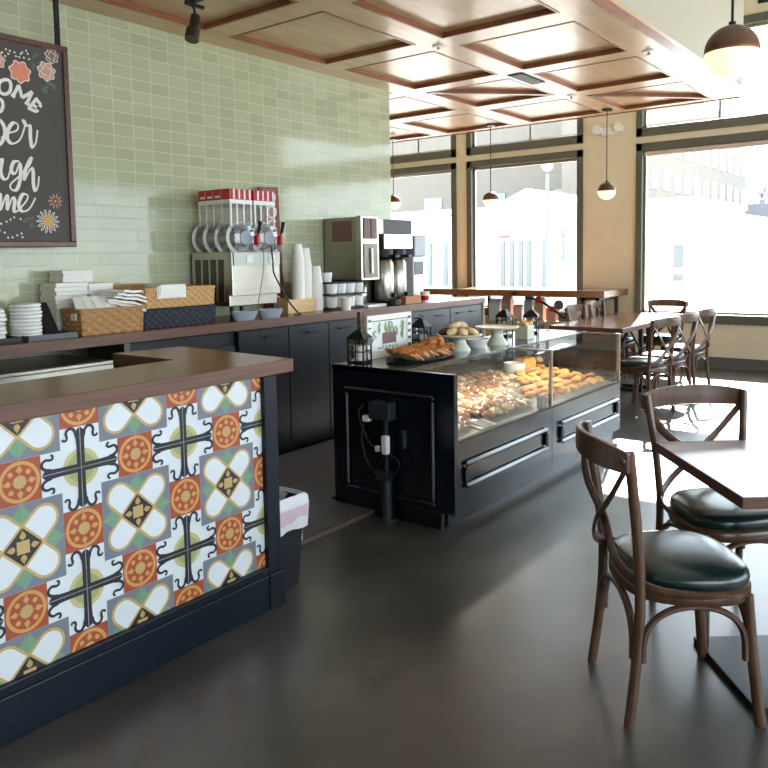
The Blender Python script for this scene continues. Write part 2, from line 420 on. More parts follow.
struct('ceiling_soffit', MB().box(-3, X1, Y0, Y1, CZ+.1, 4.8), mat('soffit_paint', rgb(182, 172, 150), .75))
# raised service floor behind the counters
mt = MB().box(2.46, 3.44, 2.76, 4.1, 0, .022).box(-2.9, 2.46, 2.9, 4.1, 0, .022).box(3.44, 9, 3.1, 4.1, 0, .022)
mt.box(2.46, 3.44, 2.74, 2.76, 0, .024, 1)
struct('floor_service', mt, ['rubber', 'matedge'])

# =================================================================== OUTDOORS
M['street'] = mat('pale_street', rgb(165, 163, 158), .8)
M['bwhite'] = mat('white_stucco', rgb(196, 194, 188), .8)
M['btan'] = mat('tan_brick', rgb(102, 96, 88), .85, noise=.08, nscale=2)
M['bgrey'] = mat('pale_grey_stucco', rgb(100, 102, 108), .8)
M['bblue'] = mat('blue_grey_awning', rgb(74, 84, 102), .7)
M['bglass'] = mat('pale_window_glass', rgb(112, 118, 122), .4)
M['bshade'] = mat('grey_window_glass', rgb(96, 100, 100), .4)
struct('ground', MB().box(FX+.25, 130, -70, 90, -.3, -.12), 'street')
def at(px, X, Y=None): pass
b1 = thing('office_building', 'tan brick office building with two rows of tall white windows, seen through the right window', 'building', (39, 12, 0))
MB().box(35, 54.3, 12, 16, -.12, 9.6).build('wall', 'btan', b1)
for row, (z0, z1) in enumerate(((4.5, 5.46), (6.25, 7.4))):
    for k in range(11):
        x = 36+k*1.72
        MB().box(x, x+.75, 11.94, 12.02, z0, z1).build('window', 'bwhite', b1)
b2 = thing('white_shop_building', 'low white flat-roofed shop building across the street, in the right window', 'building', (26, 8, 0))
MB().box(26, 33, 7.3, 9.5, -.12, 3.1).box(25.9, 33, 7.2, 9.5, 3.1, 3.3).build('wall', 'bwhite', b2)
MB().box(25.94, 26.02, 7.6, 7.9, 1.0, 1.75).build('window', 'bshade', b2)
MB().box(25.94, 26.02, 7.6, 7.9, .55, .8).build('wall_vent', 'bshade', b2)
b3 = thing('corner_shop_building', 'white corner shop with a yellow sign over its tall doors, in the right window', 'building', (33, 8, 0))
MB().box(34.5, 44, 8.0, 11.6, -.12, 2.8).box(34.2, 44, 7.7, 11.6, 2.8, 3.05).build('wall', 'bwhite', b3)
for k in range(3): MB().box(34.44, 34.52, 8.1+k*.35, 8.25+k*.35, .2, 2.1).build('door', 'bglass', b3)
MB().box(34.3, 34.5, 8.5, 9.15, 2.3, 2.75).build('sign', mat('yellow_sign', rgb(150, 132, 60), .6), b3)
b4 = thing('grey_building', 'pale blue-grey building with a dark awning band far down the street, right window', 'building', (50, 9, 0))
MB().box(48, 70, 8.4, 11.6, -.12, 4.2).build('wall', 'bgrey', b4)
MB().box(48, 70, 7.9, 8.4, 2.9, 3.1).build('awning', 'bblue', b4)
MB().box(50, 51.6, 8.34, 8.42, .6, 1.9).build('window', 'bshade', b4)
b5 = thing('blue_building', 'blue-grey building with sloped roof at right edge of the right window', 'building', (75, 10, 0))
MB().box(72, 79, 9.5, 13, -.12, 5.2).build('wall', 'bblue', b5)
MB().prism([(9, 5.2), (13.4, 5.2), (11.2, 7.2)], 71.5, 79, T=Matrix(((0, 0, 1, 0), (1, 0, 0, 0), (0, 1, 0, 0), (0, 0, 0, 1)))).build('roof', 'bblue', b5)
# facade across the street from the middle window
b6 = thing('white_hall_building', 'white gabled hall with tall narrow doors across the street, in the middle window', 'building', (22, 14, 0))
hb = MB().box(24, 34, 9.8, 25, -.12, 3.05).box(23.8, 34, 9.7, 25, 3.05, 3.2)
hb.prism([(10.9, 3.2), (13.5, 3.2), (12.2, 3.75)], 23.8, 30, T=Matrix(((0, 0, 1, 0), (1, 0, 0, 0), (0, 1, 0, 0), (0, 0, 0, 1))))
hb.build('wall', 'bwhite', b6)
for y in (12.1, 12.4, 12.75, 13.1, 11.5, 15.5, 16.2, 17.5):
    MB().box(23.94, 24.02, y, y+.16, .1, 2.0).build('door', 'bshade', b6)
for y, z in ((10.55, 1.3), (10.55, 2.05), (10.9, 1.3), (10.9, 2.05), (11.5, 2.05)): MB().box(23.93, 24.02, y, y+.28, z, z+(.65 if z < 2 else .3)).build('window', 'bglass', b6)
MB().box(23.9, 24.0, 12.0, 13.4, 2.65, 2.95).build('sign_panel', 'bwhite', b6)
MB().box(23.9, 24.0, 12.95, 13.3, 2.1, 2.2).build('sign_board', mat('pale_red_sign', rgb(140, 80, 80), .6), b6)
b7 = thing('brick_building', 'pale brick building with paned windows rising behind the white hall, middle window', 'building', (40, 20, 0))
MB().box(40, 52, 16.3, 36, -.12, 9.5).build('wall', 'btan', b7)
for k in range(5): MB().box(39.94, 40.02, 17.4+k*2.2, 18.7+k*2.2, 4.0, 5.1).build('window', 'bglass', b7)
lp = thing('street_lamp', 'grey street lamp with a white globe on the far pavement, middle window', 'street lamp', (19, 9.1, -.12))
MB().cyl((19, 9.1, -.12), (19, 9.1, 3.65), .06, .045).lathe([(.14, 0), (.12, .25), (.07, .5)], (19, 9.1, -.12)).build('post', 'bgrey', lp, smooth=True)
MB().ball((19, 9.1, 3.85), .15, 16).build('globe', 'bwhite', lp, smooth=True)
for k, (x, y, h) in enumerate(((84, 17, 11), (90, 20, 13))):
    tr = thing('bare_tree', ['hazy bare tree beyond the blue-grey building, nearer one', 'hazy bare tree beyond the blue-grey building, taller one'][k], 'tree', (x, y, -.12))
    m = MB().tube([(x, y, -.12), (x+.1, y, 3), (x, y+.2, h*.6)], [.3, .22, .1], 8)
    m.build('trunk', 'bgrey', tr)
    m = MB(); rnd = random.Random(k)
    for q in range(26):
        a = rnd.random()*6.28; z = h*(.35+.3*rnd.random()); L = 1.5+2*rnd.random()
        m.tube([(x, y, z), (x+cos(a)*L*.5, y+sin(a)*L*.5, z+L*.5), (x+cos(a)*L*.8, y+sin(a)*L*.8, z+L*1.1)], [.07, .05, .02], 5)
    m.build('branches', 'bgrey', tr)

# =================================================================== TILED SERVICE COUNTER
def clip(poly, x0, x1, z0, z1):
    for ax, lim, sg in ((0, x0, 1), (0, x1, -1), (1, z0, 1), (1, z1, -1)):
        out = []
        for i in range(len(poly)):
            a, b = poly[i-1], poly[i]; da, db = (a[ax]-lim)*sg, (b[ax]-lim)*sg
            if da >= 0 and db >= 0: out.append(b)
            elif da >= 0 or db >= 0:
                t = da/(da-db); p = (a[0]+(b[0]-a[0])*t, a[1]+(b[1]-a[1])*t)
                out.append(p)
                if db >= 0: out.append(b)
        poly = out
        if len(poly) < 3: return None
    return poly
def circ(cx, cz, r, n=20, sx=1, sz=1, rot=0):
    o = []
    for i in range(n):
        t = 2*PI*i/n; a, b = r*sx*cos(t), r*sz*sin(t)
        o.append((cx+a*cos(rot)-b*sin(rot), cz+a*sin(rot)+b*cos(rot)))
    return o
def stroke(pts, w, n=4, smooth=True):
    P = spline([(p[0], p[1], 0) for p in pts], n) if smooth and len(pts) > 2 else [Vector((p[0], p[1], 0)) for p in pts]
    L, R = [], []
    for i, p in enumerate(P):
        t = P[min(i+1, len(P)-1)]-P[max(i-1, 0)]; t.normalize(); q = Vector((-t.y, t.x, 0))
        ww = w if not callable(w) else w(i/(len(P)-1))
        L.append(p+q*ww/2); R.append(p-q*ww/2)
    return [[(a.x, a.y) for a in (L[i], L[i+1], R[i+1], R[i])] for i in range(len(P)-1)]
class Art:                                   # flat inlays, each colour layer a hair in front of the last
    def __init__(s, y, x0, x1, z0, z1): s.m = MB(); s.y = y; s.r = (x0, x1, z0, z1)
    def add(s, poly, layer, m):
        p = clip(poly, *s.r)
        if p: s.m.face([(a, s.y-.00035*layer, b) for a, b in p], m)
TX0, TX1, TZ0, TZ1, TY = -.9, 2.207, .183, 1.008, 2.372
A = Art(TY, TX0, TX1, TZ0, TZ1)
cols = ['white', 'grey', 'rust', 'sand', 'green', 'olive', 'navy', 'dark', 'amber', 'cream']; ci = {c: i for i, c in enumerate(cols)}
P = .4235; CX0, CZ0 = 1.380, .808
for i in range(-12, 6):
    for j in range(-6, 4):
        x, z = CX0+i*P/2, CZ0+j*P/2
        if x < TX0-.2 or x > TX1+.2 or z < TZ0-.2 or z > TZ1+.2: continue
        if i % 2 == 0 and j % 2 == 0:        # navy scroll cross on white
            A.add(circ(x, z, .066, 28), 2, ci['cream']); A.add(circ(x, z, .05, 24), 3, ci['olive'])
            for k in range(4):
                c, s_ = round(cos(k*PI/2)), round(sin(k*PI/2))
                def tf(pp): return [(x+r*c-l*s_, z+r*s_+l*c) for r, l in pp]
                for sg in (-1, 1):
                    A.add(tf([(.001, .0011*sg), (.139, .0011*sg), (.127, .0155*sg), (.108, .0165*sg), (.08, .0145*sg), (.014, .0145*sg)]), 5, ci['navy'])
                    for q in stroke([(.106, .0135*sg), (.124, .0175*sg), (.137, .028*sg), (.136, .042*sg), (.124, .05*sg), (.111, .0475*sg), (.101, .05*sg), (.1, .06*sg), (.107, .064*sg)], lambda t: .0105-.003*t):
                        A.add(tf(q), 6, ci['navy'])
        elif i % 2 and j % 2:                # flower on grey
            h = P/3-.001
            A.add([(x-h, z-h), (x+h, z-h), (x+h, z+h), (x-h, z+h)], 2, ci['grey'])
            for k in range(4):
                a = k*PI/2; c, s_ = cos(a), sin(a)
                def tf(pp): return [(x+r*c-l*s_, z+r*s_+l*c) for r, l in pp]
                A.add(tf([(.05, 0), (.098, -.036), (.139, 0), (.098, .036)]), 3, ci['green'])
                a = PI/4+k*PI/2; c, s_ = cos(a), sin(a)
                def petal(g):
                    o = [(.02, -.051+g), ]; Rr = .051-g
                    for q in range(17):
                        t = -PI/2+q*PI/16; o.append((.104+Rr*cos(t), Rr*sin(t)))
                    o.append((.02, .051-g))
                    return tf(o)
                A.add(petal(0), 4+.2*k, ci['sand']); A.add(petal(.0095), 5+.2*k, ci['white'])
            d = .075; A.add([(x-d, z), (x, z-d), (x+d, z), (x, z+d)], 6, ci['sand'])
            d = .064; A.add([(x-d, z), (x, z-d), (x+d, z), (x, z+d)], 7, ci['dark'])
            d = .021; A.add([(x-d, z-d), (x+d, z-d), (x+d, z+d), (x-d, z+d)], 8, ci['sand'])
            for k in range(4):
                c, s_ = cos(k*PI/2), sin(k*PI/2)
                A.add(circ(x+.0365*c, z+.0365*s_, .0105, 10), 8, ci['sand']); A.add(circ(x+.046*c, z+.046*s_, .007, 4), 8, ci['sand'])
        else:                                # rust roundel
            h = P/6+.0005
            A.add([(x-h, z-h), (x+h, z-h), (x+h, z+h), (x-h, z+h)], 2, ci['rust'])
            A.add(circ(x, z, .067, 30), 3, ci['amber']); A.add(circ(x, z, .0555, 30), 4, ci['rust'])
            for k in range(4):
                a = PI/4+k*PI/2; A.add(circ(x+.041*cos(a), z+.041*sin(a), .0088, 10), 5, ci['amber'])
                c, s_ = cos(k*PI/2), sin(k*PI/2)
                A.add([(x+r*c-l*s_, z+r*s_+l*c) for r, l in ((.028, 0), (.036, -.0105), (.042, -.008), (.056, 0), (.042, .008), (.036, .0105))], 5, ci['amber'])
            A.add(circ(x, z, .0215, 16), 5, ci['sand'])
# fine grout lines of the square tiles
k = -12
while CX0+k*P/2 < TX1:
    g = CX0+k*P/2; A.add([(g-.0006, TZ0), (g+.0006, TZ0), (g+.0006, TZ1), (g-.0006, TZ1)], 9, ci['sand']); k += 1
for k in range(-4, 3):
    g = CZ0+k*P/2; A.add([(TX0, g-.0006), (TX1, g-.0006), (TX1, g+.0006), (TX0, g+.0006)], 9, ci['sand'])
sc1 = thing('service_counter', 'bar counter faced with patterned encaustic tiles under a thick brown wood top', 'counter', (.6, 2.5, 0))
MB().box(TX0, TX1, TY, TY+.02, TZ0-.02, TZ1+.03, 0).build('tile_backing', 't_white', sc1)
A.m.build('tile_panel', ['t_'+c for c in cols], sc1)
MB().box(-.9, 2.207, TY+.02, TY+.1, .0, 1.03).box(2.16, 2.28, TY+.06, 3.1, 0, 1.005).build('body', 'navyblack', sc1)
MB().box(TX0, 2.207, TY-.022, TY+.02, 0, TZ0).box(TX0, 2.207, TY-.03, TY-.022, 0, .15).build('plinth', 'navyblack', sc1, bevel=.004)
MB().box(2.207, 2.282, TY-.024, TY+.06, 0, 1.006).box(2.2, 2.292, TY-.036, TY+.07, 0, .152).build('end_post', 'navyblack', sc1, bevel=.004)
L = [(-.9, 2.352), (2.39, 2.352), (2.44, 3.19), (2.075, 3.245), (2.085, 2.79), (-.9, 2.79)]
top = MB().prism(L, 1.006, 1.063)
top.m = [1]*len(top.m); top.m[1] = 0
top.build('worktop', ['woodtop', 'woodedge'], sc1, bevel=.003)
# steel under-bar unit
ub = thing('underbar_station', 'stainless steel under-bar station under the back worktop, behind the tiled counter', 'worktop', (.6, 4.2, 0))
MB().box(-.9, 2.5, 3.9, 4.45, .915, .935).box(-.9, 2.5, 3.9, 3.92, .78, .915).build('steel_top', 'steel', ub, bevel=.004)
MB().box(-.9, 2.48, 3.94, 4.43, .022, .91).build('body', 'darksteel', ub)
MB().box(2.15, 2.42, 3.892, 3.9, .825, .865).build('drain_slot', 'blackmatte', ub)
MB().cyl((1.85, 3.9, .85), (1.85, 3.87, .85), .018).cyl((1.82, 3.87, .85), (1.88, 3.87, .85), .008).build('valve', 'iron', ub, smooth=True)

# trash bin beside post
tb = thing('trash_bin', 'black slim trash bin with white liner beside the tiled counter', 'bin', (2.39, 2.62, 0))
bx = MB(); q0 = [(2.305, 2.43), (2.465, 2.43), (2.465, 2.84), (2.305, 2.84)]; q1 = [(2.30, 2.405), (2.495, 2.405), (2.495, 2.87), (2.30, 2.87)]
for i in range(4):
    j = (i+1) % 4; bx.face([(*q0[i], .002), (*q0[j], .002), (*q1[j], .41), (*q1[i], .41)])
bx.face([(*p, .002) for p in q0][::-1])
o = bx.build('bin_body', 'blackmatte', tb); sm = o.modifiers.new('thick', 'SOLIDIFY'); sm.thickness = .006
ln = MB(); rnd = random.Random(3)
cxy = Vector((2.397, 2.637)); ring = []
for i in range(4):
    for t in range(6):
        a = Vector(q1[i]); b = Vector(q1[(i+1) % 4]); p = a+(b-a)*t/6; d = (p-cxy).normalized(); ring.append((p, d))
K = len(ring); prof = [(-.02, .2), (-.012, .405), (.002, .43), (.012, .422), (.017, .38), (.017, .33), (.014, .275)]
for e, z in prof:
    for i, (p, d) in enumerate(ring):
        k = rnd.uniform(-.004, .004); zz = z+(rnd.uniform(-.02, .012) if z < .35 and e > 0 else rnd.uniform(-.003, .003))
        ln.v.append((p.x+d.x*(e+k), p.y+d.y*(e+k), zz))
for r in range(len(prof)-1):
    for i in range(K): ln.f.append([r*K+i, r*K+(i+1) % K, (r+1)*K+(i+1) % K, (r+1)*K+i]); ln.m.append(1 if r == 4 else 0)
ln.build('bin_liner', ['liner', mat('pink_bin_liner', rgb(214, 186, 196), .45, bump=.3, bscale=30)], tb, smooth=True)

# =================================================================== BACK COUNTER
BY = 4.06; BZ = 1.064
bc = thing('back_worktop', 'long brown wood worktop along the green tiled wall', 'worktop', (2.5, 4.3, 0))
t = MB().box(-2.9, 7.0, BY, CW-.002, BZ-.062, BZ); t.m = [1]*6; t.m[1] = 0
t.build('worktop', ['woodtop', 'woodedge'], bc, bevel=.003)
MB().box(-2.9, 2.72, BY+.44, BY+.5, .022, BZ-.062).box(2.70, 2.74, BY+.03, BY+.5, .022, BZ-.062).build('support_panel', 'darksteel', bc)
MB().box(6.985, 7.0, BY+.01, CW+.3, .022, BZ-.03).build('end_panel', 'cream', bc)
fr = thing('undercounter_fridge', 'black under-counter fridge below the back worktop, left of the cabinets', 'fridge', (3.18, 4.3, .022))
MB().box(2.76, 3.6, BY+.06, BY+.5, .022, .99).build('body', 'blackmatte', fr)
MB().box(2.8, 3.2, BY+.03, BY+.06, .1, .9).build('door', 'blackmatte', fr, bevel=.006)
MB().box(3.22, 3.58, BY+.03, BY+.06, .1, .9).build('door', 'blackmatte', fr, bevel=.006)
MB().tube([(2.84, BY+.0, .92), (3.16, BY+.0, .92)], .012, 8).build('handle', 'grey', fr, smooth=True)
ed = [3.61, 4.11, 4.56, 4.93, 5.66, 6.36, 6.965]
lab = ['first black base cabinet right of the fridge', 'black base cabinet under the drink dispenser', 'black base cabinet under the paper cup stacks',
       'wide black base cabinet behind the framed print', 'black base cabinet behind the lantern and cake stand', 'last black base cabinet at the window end of the worktop']
for i in range(6):
    a, b = ed[i], ed[i+1]
    o = thing('base_cabinet', lab[i], 'cabinet', ((a+b)/2, BY+.3, .022), group='black base cabinets under the back worktop')
    MB().box(a, b, BY+.05, CW-.03, .1, BZ-.064).box(a, b, BY+.1, CW-.03, .022, .1).build('body', 'cab', o)
    d = MB().box(a+.004, b-.004, BY+.025, BY+.05, .1, BZ-.075).build('door', 'cab', o, bevel=.003)
    for hx in ((b-.2,) if b-a < .6 else (a+.16, b-.2)):
        MB().tube([(hx-.06, BY+.0, .93), (hx+.06, BY+.0, .93)], .006, 8).cyl((hx-.05, BY+.0, .93), (hx-.05, BY+.03, .93), .004).cyl((hx+.05, BY+.0, .93), (hx+.05, BY+.03, .93), .004).build('handle', 'iron', d, smooth=True)

# ---- items on back counter
def weave(mb, poly, z0, z1, flare=1.06, nu=22, nv=7, amp=.0075, thick=.012):
    c = sum((Vector((p[0], p[1])) for p in poly), Vector((0, 0)))/len(poly)
    def ringpt(i, t, v):
        a, b = Vector(poly[i][:2]), Vector(poly[(i+1) % len(poly)][:2]); p = a+(b-a)*t
        k = 1+(flare-1)*v; p = c+(p-c)*k; nrm = Vector((b.y-a.y, a.x-b.x)).normalized(); return p, nrm
    for i in range(len(poly)):
        ed_ = (Vector(poly[(i+1) % len(poly)][:2])-Vector(poly[i][:2])).length; n = max(6, int(nu*ed_/.42))
        base = len(mb.v)
        for jv in range(nv*3+1):
            v = jv/(nv*3)
            for iu in range(n*3+1):
                u = iu/(n*3); p, nr = ringpt(i, u, v)
                ph = 1 if (int(u*n-1e-6)+int(v*nv-1e-6)) % 2 else -1
                d = amp*ph*abs(sin(u*n*PI))*abs(sin(v*nv*PI))+amp*.5*abs(sin(v*nv*PI))
                p = p+nr*d; mb.v.append((p.x, p.y, z0+(z1-z0)*v))
        W_ = n*3+1
        for jv in range(nv*3):
            for iu in range(n*3):
                mb.f.append([base+jv*W_+iu, base+jv*W_+iu+1, base+(jv+1)*W_+iu+1, base+(jv+1)*W_+iu]); mb.m.append(0)
        p0, nr = ringpt(i, 0, 1); p1, _ = ringpt(i, 1, 1)
        mb.tube([(p0.x, p0.y, z1), (p1.x, p1.y, z1)], .009, 6)
        q0_, _ = ringpt(i, 0, 0); q1_, _ = ringpt(i, 1, 0)
        mb.face([(p0.x-nr.x*.012, p0.y-nr.y*.012, z1), (p1.x-nr.x*.012, p1.y-nr.y*.012, z1), (q1_.x-nr.x*.012, q1_.y-nr.y*.012, z0), (q0_.x-nr.x*.012, q0_.y-nr.y*.012, z0)])
    mb.face([(p[0], p[1], z0+.004) for p in poly])
    return mb
def rectp(x0, x1, y0, y1): return [(x0, y0), (x1, y0), (x1, y1), (x0, y1)]
def blk(mb, x0, x1, y0, y1, z0, z1, lines, jit=.004, seed=1, m=0):
    r = random.Random(seed); h = (z1-z0)/lines
    for i in range(lines):
        dx, dy = r.uniform(-jit, jit), r.uniform(-jit, jit); mb.box(x0+dx, x1+dx, y0+dy, y1+dy, z0+h*i, z0+h*(i+.94), m)
    return mb
# serving trays
def trayobj(x0, x1, y0, y1, label, m='grey'):
    t = MB().box(x0, x1, y0, y1, BZ, BZ+.008)
    for a in ((x0, x1, y0, y0+.008), (x0, x1, y1-.008, y1), (x0, x0+.008, y0, y1), (x1-.008, x1, y0, y1)): t.box(*a, BZ+.008, BZ+.032)
    return single('tray', t, m, label, 'tray', ((x0+x1)/2, (y0+y1)/2, BZ), bevel=.002)
trayobj(2.12, 2.42, 4.12, 4.42, 'dark grey tray under the wrapped white stack, left of the wicker basket')
trayobj(1.72, 2.09, 4.12, 4.42, 'black tray at far left of the back worktop', 'blackmatte')
ws = MB()
for k in range(9):
    z = BZ+.02+k*.021; ws.lathe([(.076, z), (.084, z+.004), (.084, z+.015), (.076, z+.0205)], (2.18, 4.25, 0), 22, wob=lambda th, i, k=k: 1+.03*sin(3*th+k*1.7)+.02*sin(7*th+k))
single('lid_stack', ws, 'plasticwhite', 'round stack of white lids wrapped in clear plastic on the grey tray', 'lids', (2.18, 4.25, BZ+.01), smooth=True)
ws = MB()
for k in range(7):
    z = BZ+.02+k*.024; ws.lathe([(.07, z), (.08, z+.005), (.078, z+.017), (.07, z+.023)], (1.99, 4.27, 0), 20, wob=lambda th, i, k=k: 1+.06*sin(2*th+k*2.1)+.03*sin(5*th+k))
single('plastic_bag_bundle', ws, 'plasticwhite', 'crumpled clear plastic bundle of white cups at the far left worktop edge', 'plastic bundle', (1.99, 4.27, BZ+.01), smooth=True)
wd = MB().prism([(4.22, BZ+.01), (4.42, BZ+.01), (4.42, BZ+.2), (4.36, BZ+.2)], 2.285, 2.37, T=Matrix(((0, 0, 1, 0), (1, 0, 0, 0), (0, 1, 0, 0), (0, 0, 0, 1))))
single('lid_holder', wd, 'blackmatte', 'black upright sloped holder on the grey tray', 'holder', (2.33, 4.32, BZ+.01), bevel=.004)
# long wicker basket with napkins
wb = MB(); weave(wb, rectp(2.47, 2.885, 4.16, 4.36), BZ, BZ+.15, 1.04, 12, 6)
bk = thing('wicker_basket', 'tan wicker basket full of white paper goods, against the tiled wall', 'basket', (2.68, 4.31, BZ))
wb.build('basket_body', 'wicker', bk, smooth=False)
MB().box(2.452, 2.462, 4.2, 4.25, BZ+.09, BZ+.13).build('basket_tag', 'paper', bk)
nap = 'white paper napkin block'
single('napkin_stack', blk(MB(), 2.46, 2.675, 4.42, 4.6, BZ, BZ+.31, 12, seed=1), 'paper', nap+' standing left behind the wicker basket', 'napkins', (2.57, 4.51, BZ), group='napkin blocks behind the wicker basket')
single('napkin_stack', blk(MB(), 2.69, 2.86, 4.43, 4.6, BZ, BZ+.3, 12, seed=2), 'paper', nap+' standing right behind the wicker basket', 'napkins', (2.775, 4.52, BZ), group='napkin blocks behind the wicker basket')
single('napkin_stack', blk(MB(), 2.52, 2.72, 4.43, 4.59, BZ+.312, BZ+.385, 4, seed=3), 'paper', nap+' lying topmost across the other two', 'napkins', (2.62, 4.51, BZ+.312), group='napkin blocks behind the wicker basket')
rnd = random.Random(5)
def sheet(cx, cy, cz, sx, sy, rz, tx, ty, name, label, cat, grp, thick=.008, droop=0):
    m = MB(); N = 6
    for lay in (0, 1):
        for i in range(N+1):
            for j in range(N+1):
                u, v = (i/N-.5)*sx, (j/N-.5)*sy; z = lay*thick+.004*sin(i*1.9+cx*9)*cos(j*1.6)-droop*max(0, u/sx)**2*4*.25
                m.v.append((u, v, z))
    k = (N+1)**2
    for i in range(N):
        for j in range(N):
            a = i*(N+1)+j; m.f.append([a, a+1, a+N+2, a+N+1]); m.f.append([k+a, k+a+N+1, k+a+N+2, k+a+1]); m.m += [0, 0]
    for i in range(N):
        for a, b in ((i*(N+1), (i+1)*(N+1)), ((i+1)*(N+1)+N, i*(N+1)+N), (i+1, i), (N*(N+1)+i, N*(N+1)+i+1)):
            m.f.append([a, b, k+b, k+a]); m.m.append(0)
    o = m.build(name, 'paper', world=False, smooth=True); o.location = (cx, cy, cz); o.rotation_euler = (tx, ty, rz)
    return tag(o, label, cat, grp)
for k in range(5):
    sheet(2.82+.006*k-.02*(k % 2), 4.26+.008*(k % 3), BZ+.158+.021*k, .24, .17, .15*k-.3, .05, .2-.04*k, 'paper_bag', 'flat white paper bag in the pile at the right end of the wicker basket', 'paper bag', 'white paper bags in the wicker basket', .014, .05)
for k in range(8):
    sheet(2.50+.03*k, 4.235+.012*(k % 2), BZ+.17+.004*(k % 3), .13, .05, PI/2+.1*(k-3), .0, -.7, 'napkin_sleeve', 'white paper-wrapped cutlery sleeve standing in the wicker basket', 'cutlery sleeve', 'cutlery sleeves in the wicker basket', .01)
# two-tone baskets
o = thing('wicker_basket', 'black wicker basket supporting a light one, left of the drink dispenser', 'basket', (3.2, 4.3, BZ)); o['group'] = 'baskets by the drink dispenser'
weave(MB(), rectp(2.93, 3.5, 4.2, 4.5), BZ, BZ+.115, 1.03, 16, 5).build('basket_body', 'wickerblack', o)
o = thing('wicker_basket', 'light straw wicker basket sitting on top of the black one', 'basket', (3.2, 4.3, BZ+.128)); o['group'] = 'baskets by the drink dispenser'
weave(MB(), rectp(2.945, 3.495, 4.2, 4.5), BZ+.128, BZ+.252, 1.03, 16, 6).build('basket_body', 'wickerlight', o)
o = thing('wicker_basket', 'orange-brown wicker basket half hidden behind the straw one', 'basket', (2.98, 4.57, BZ)); o['group'] = 'baskets by the drink dispenser'
weave(MB(), rectp(2.885, 3.2, 4.53, 4.62), BZ, BZ+.27, 1.02, 12, 8).build('basket_body', 'wicker', o)
fnp = MB()
for k in range(3): fnp.prism([(4.185-.006*k, BZ+.19+.012*k), (4.189-.006*k, BZ+.19+.012*k), (4.192-.006*k, BZ+.262+.006*k), (4.33, BZ+.266+.006*k), (4.33, BZ+.270+.006*k), (4.187-.006*k, BZ+.267+.006*k)], 3.02+.01*k, 3.25-.006*k, T=Matrix(((0, 0, 1, 0), (1, 0, 0, 0), (0, 1, 0, 0), (0, 0, 0, 1))))
single('folded_napkin', fnp, 'paper', 'folded white napkin hanging over the rim of the straw basket', 'napkin', (3.13, 4.25, BZ+.25))

# ---- frozen drink dispenser
dd = thing('drink_dispenser', 'steel twin-bowl frozen drink dispenser with red-topped clear hoppers', 'drink dispenser', (3.87, 4.38, BZ))
MB().box(3.632, 4.10, 4.19, 4.6, BZ+.1, 1.555).build('body', 'steel', dd, bevel=.006)
MB().box(3.632, 4.10, 4.155, 4.19, 1.24, 1.555).build('front_panel', 'steel', dd, bevel=.004)
MB().box(3.64, 4.09, 4.14, 4.156, 1.455, 1.55).build('control_panel', mat('pale_control_panel', rgb(206, 208, 200), .3), dd)
for x in (3.755, 3.975): MB().box(x, x+.06, 4.134, 4.141, 1.475, 1.53).build('switch', 'plasticwhite', dd)
lv = MB()
for k in range(4): lv.box(3.628, 3.634, 4.24+k*.085, 4.30+k*.085, 1.2, 1.5)
lv.build('side_louvre', 'darksteel', dd)
for x in (3.66, 4.07):
    for y in (4.2, 4.56): MB().cyl((x, y, BZ), (x, y, BZ+.1), .016).build('foot', 'blackmatte', dd)
for i, x in enumerate((3.745, 3.975)):
    b = MB().lathe([(.0, 4.13), (.07, 4.132), (.102, 4.14), (.104, 4.18), (.104, 4.6), (.1, 4.61)], (x, 0, 1.655), 28, axis='y')
    b.box(x-.1, x+.1, 4.17, 4.5, 1.72, 1.90)
    bo = b.build('bowl', 'acryl', dd, smooth=True)
    rg = MB()
    for k in range(4): rg.tube([(x+.106*cos(t*PI/12), 4.2+k*.125, 1.655+.106*sin(t*PI/12)) for t in range(24)], (.012, .016), 8, closed=True, flat=(0, 1, 0))
    rg.build('auger_ring', 'plasticwhite', bo, smooth=True)
    MB().lathe([(.045, 4.16), (.045, 4.6)], (x, 0, 1.655), 18, axis='y').build('cooling_drum', 'steel', bo, smooth=True)
    MB().lathe([(.0, 4.126), (.05, 4.126), (.05, 4.14)], (x, 0, 1.655), 20, axis='y').build('front_cap', 'bluegrey', bo, smooth=True)
    for yy in (4.168, 4.25, 4.34, 4.42, 4.497): MB().box(x-.1025, x-.0985, yy, yy+.012, 1.74, 1.895).build('hopper_highlight', 'plasticwhite', bo)  # white strips painting the vertical highlights on the clear hopper side
    for xx in (-.1, -.045, .02, .088): MB().box(x+xx, x+xx+.012, 4.166, 4.17, 1.74, 1.895).build('hopper_highlight', 'plasticwhite', bo)  # painted highlights again, on the hopper front
    ld = MB().box(x-.106, x+.106, 4.165, 4.51, 1.895, 1.925, 0).box(x-.104, x+.104, 4.17, 4.505, 1.925, 2.0, 1)
    for k in range(4): ld.box(x-.104+.03+.05*k, x-.104+.045+.05*k, 4.163, 4.17, 1.93, 1.998, 0)
    for k in range(3): ld.box(x-.1055, x-.104, 4.26+k*.085, 4.262+k*.085, 1.93, 1.99, 0).box(x-.1055, x-.104, 4.275+k*.08, 4.325+k*.08, 1.94, 1.955, 0)
    ld.build('lid', ['plasticwhite', 'red'], dd, bevel=.003)
    hd = MB().box(x+.07, x+.095, 4.08, 4.125, 1.6, 1.67).cyl((x+.082, 4.09, 1.66), (x+.082, 4.08, 1.7), .009)
    hdo = hd.build('tap_handle', 'red', dd, bevel=.004)
    MB().cyl((x+.082, 4.08, 1.69), (x+.082, 4.06, 1.77), .011, .016).build('handle_grip', 'blackmatte', hdo, smooth=True)
    MB().box(x+.05, x+.1, 4.1, 4.15, 1.55, 1.61).build('spout', 'acryl', dd)
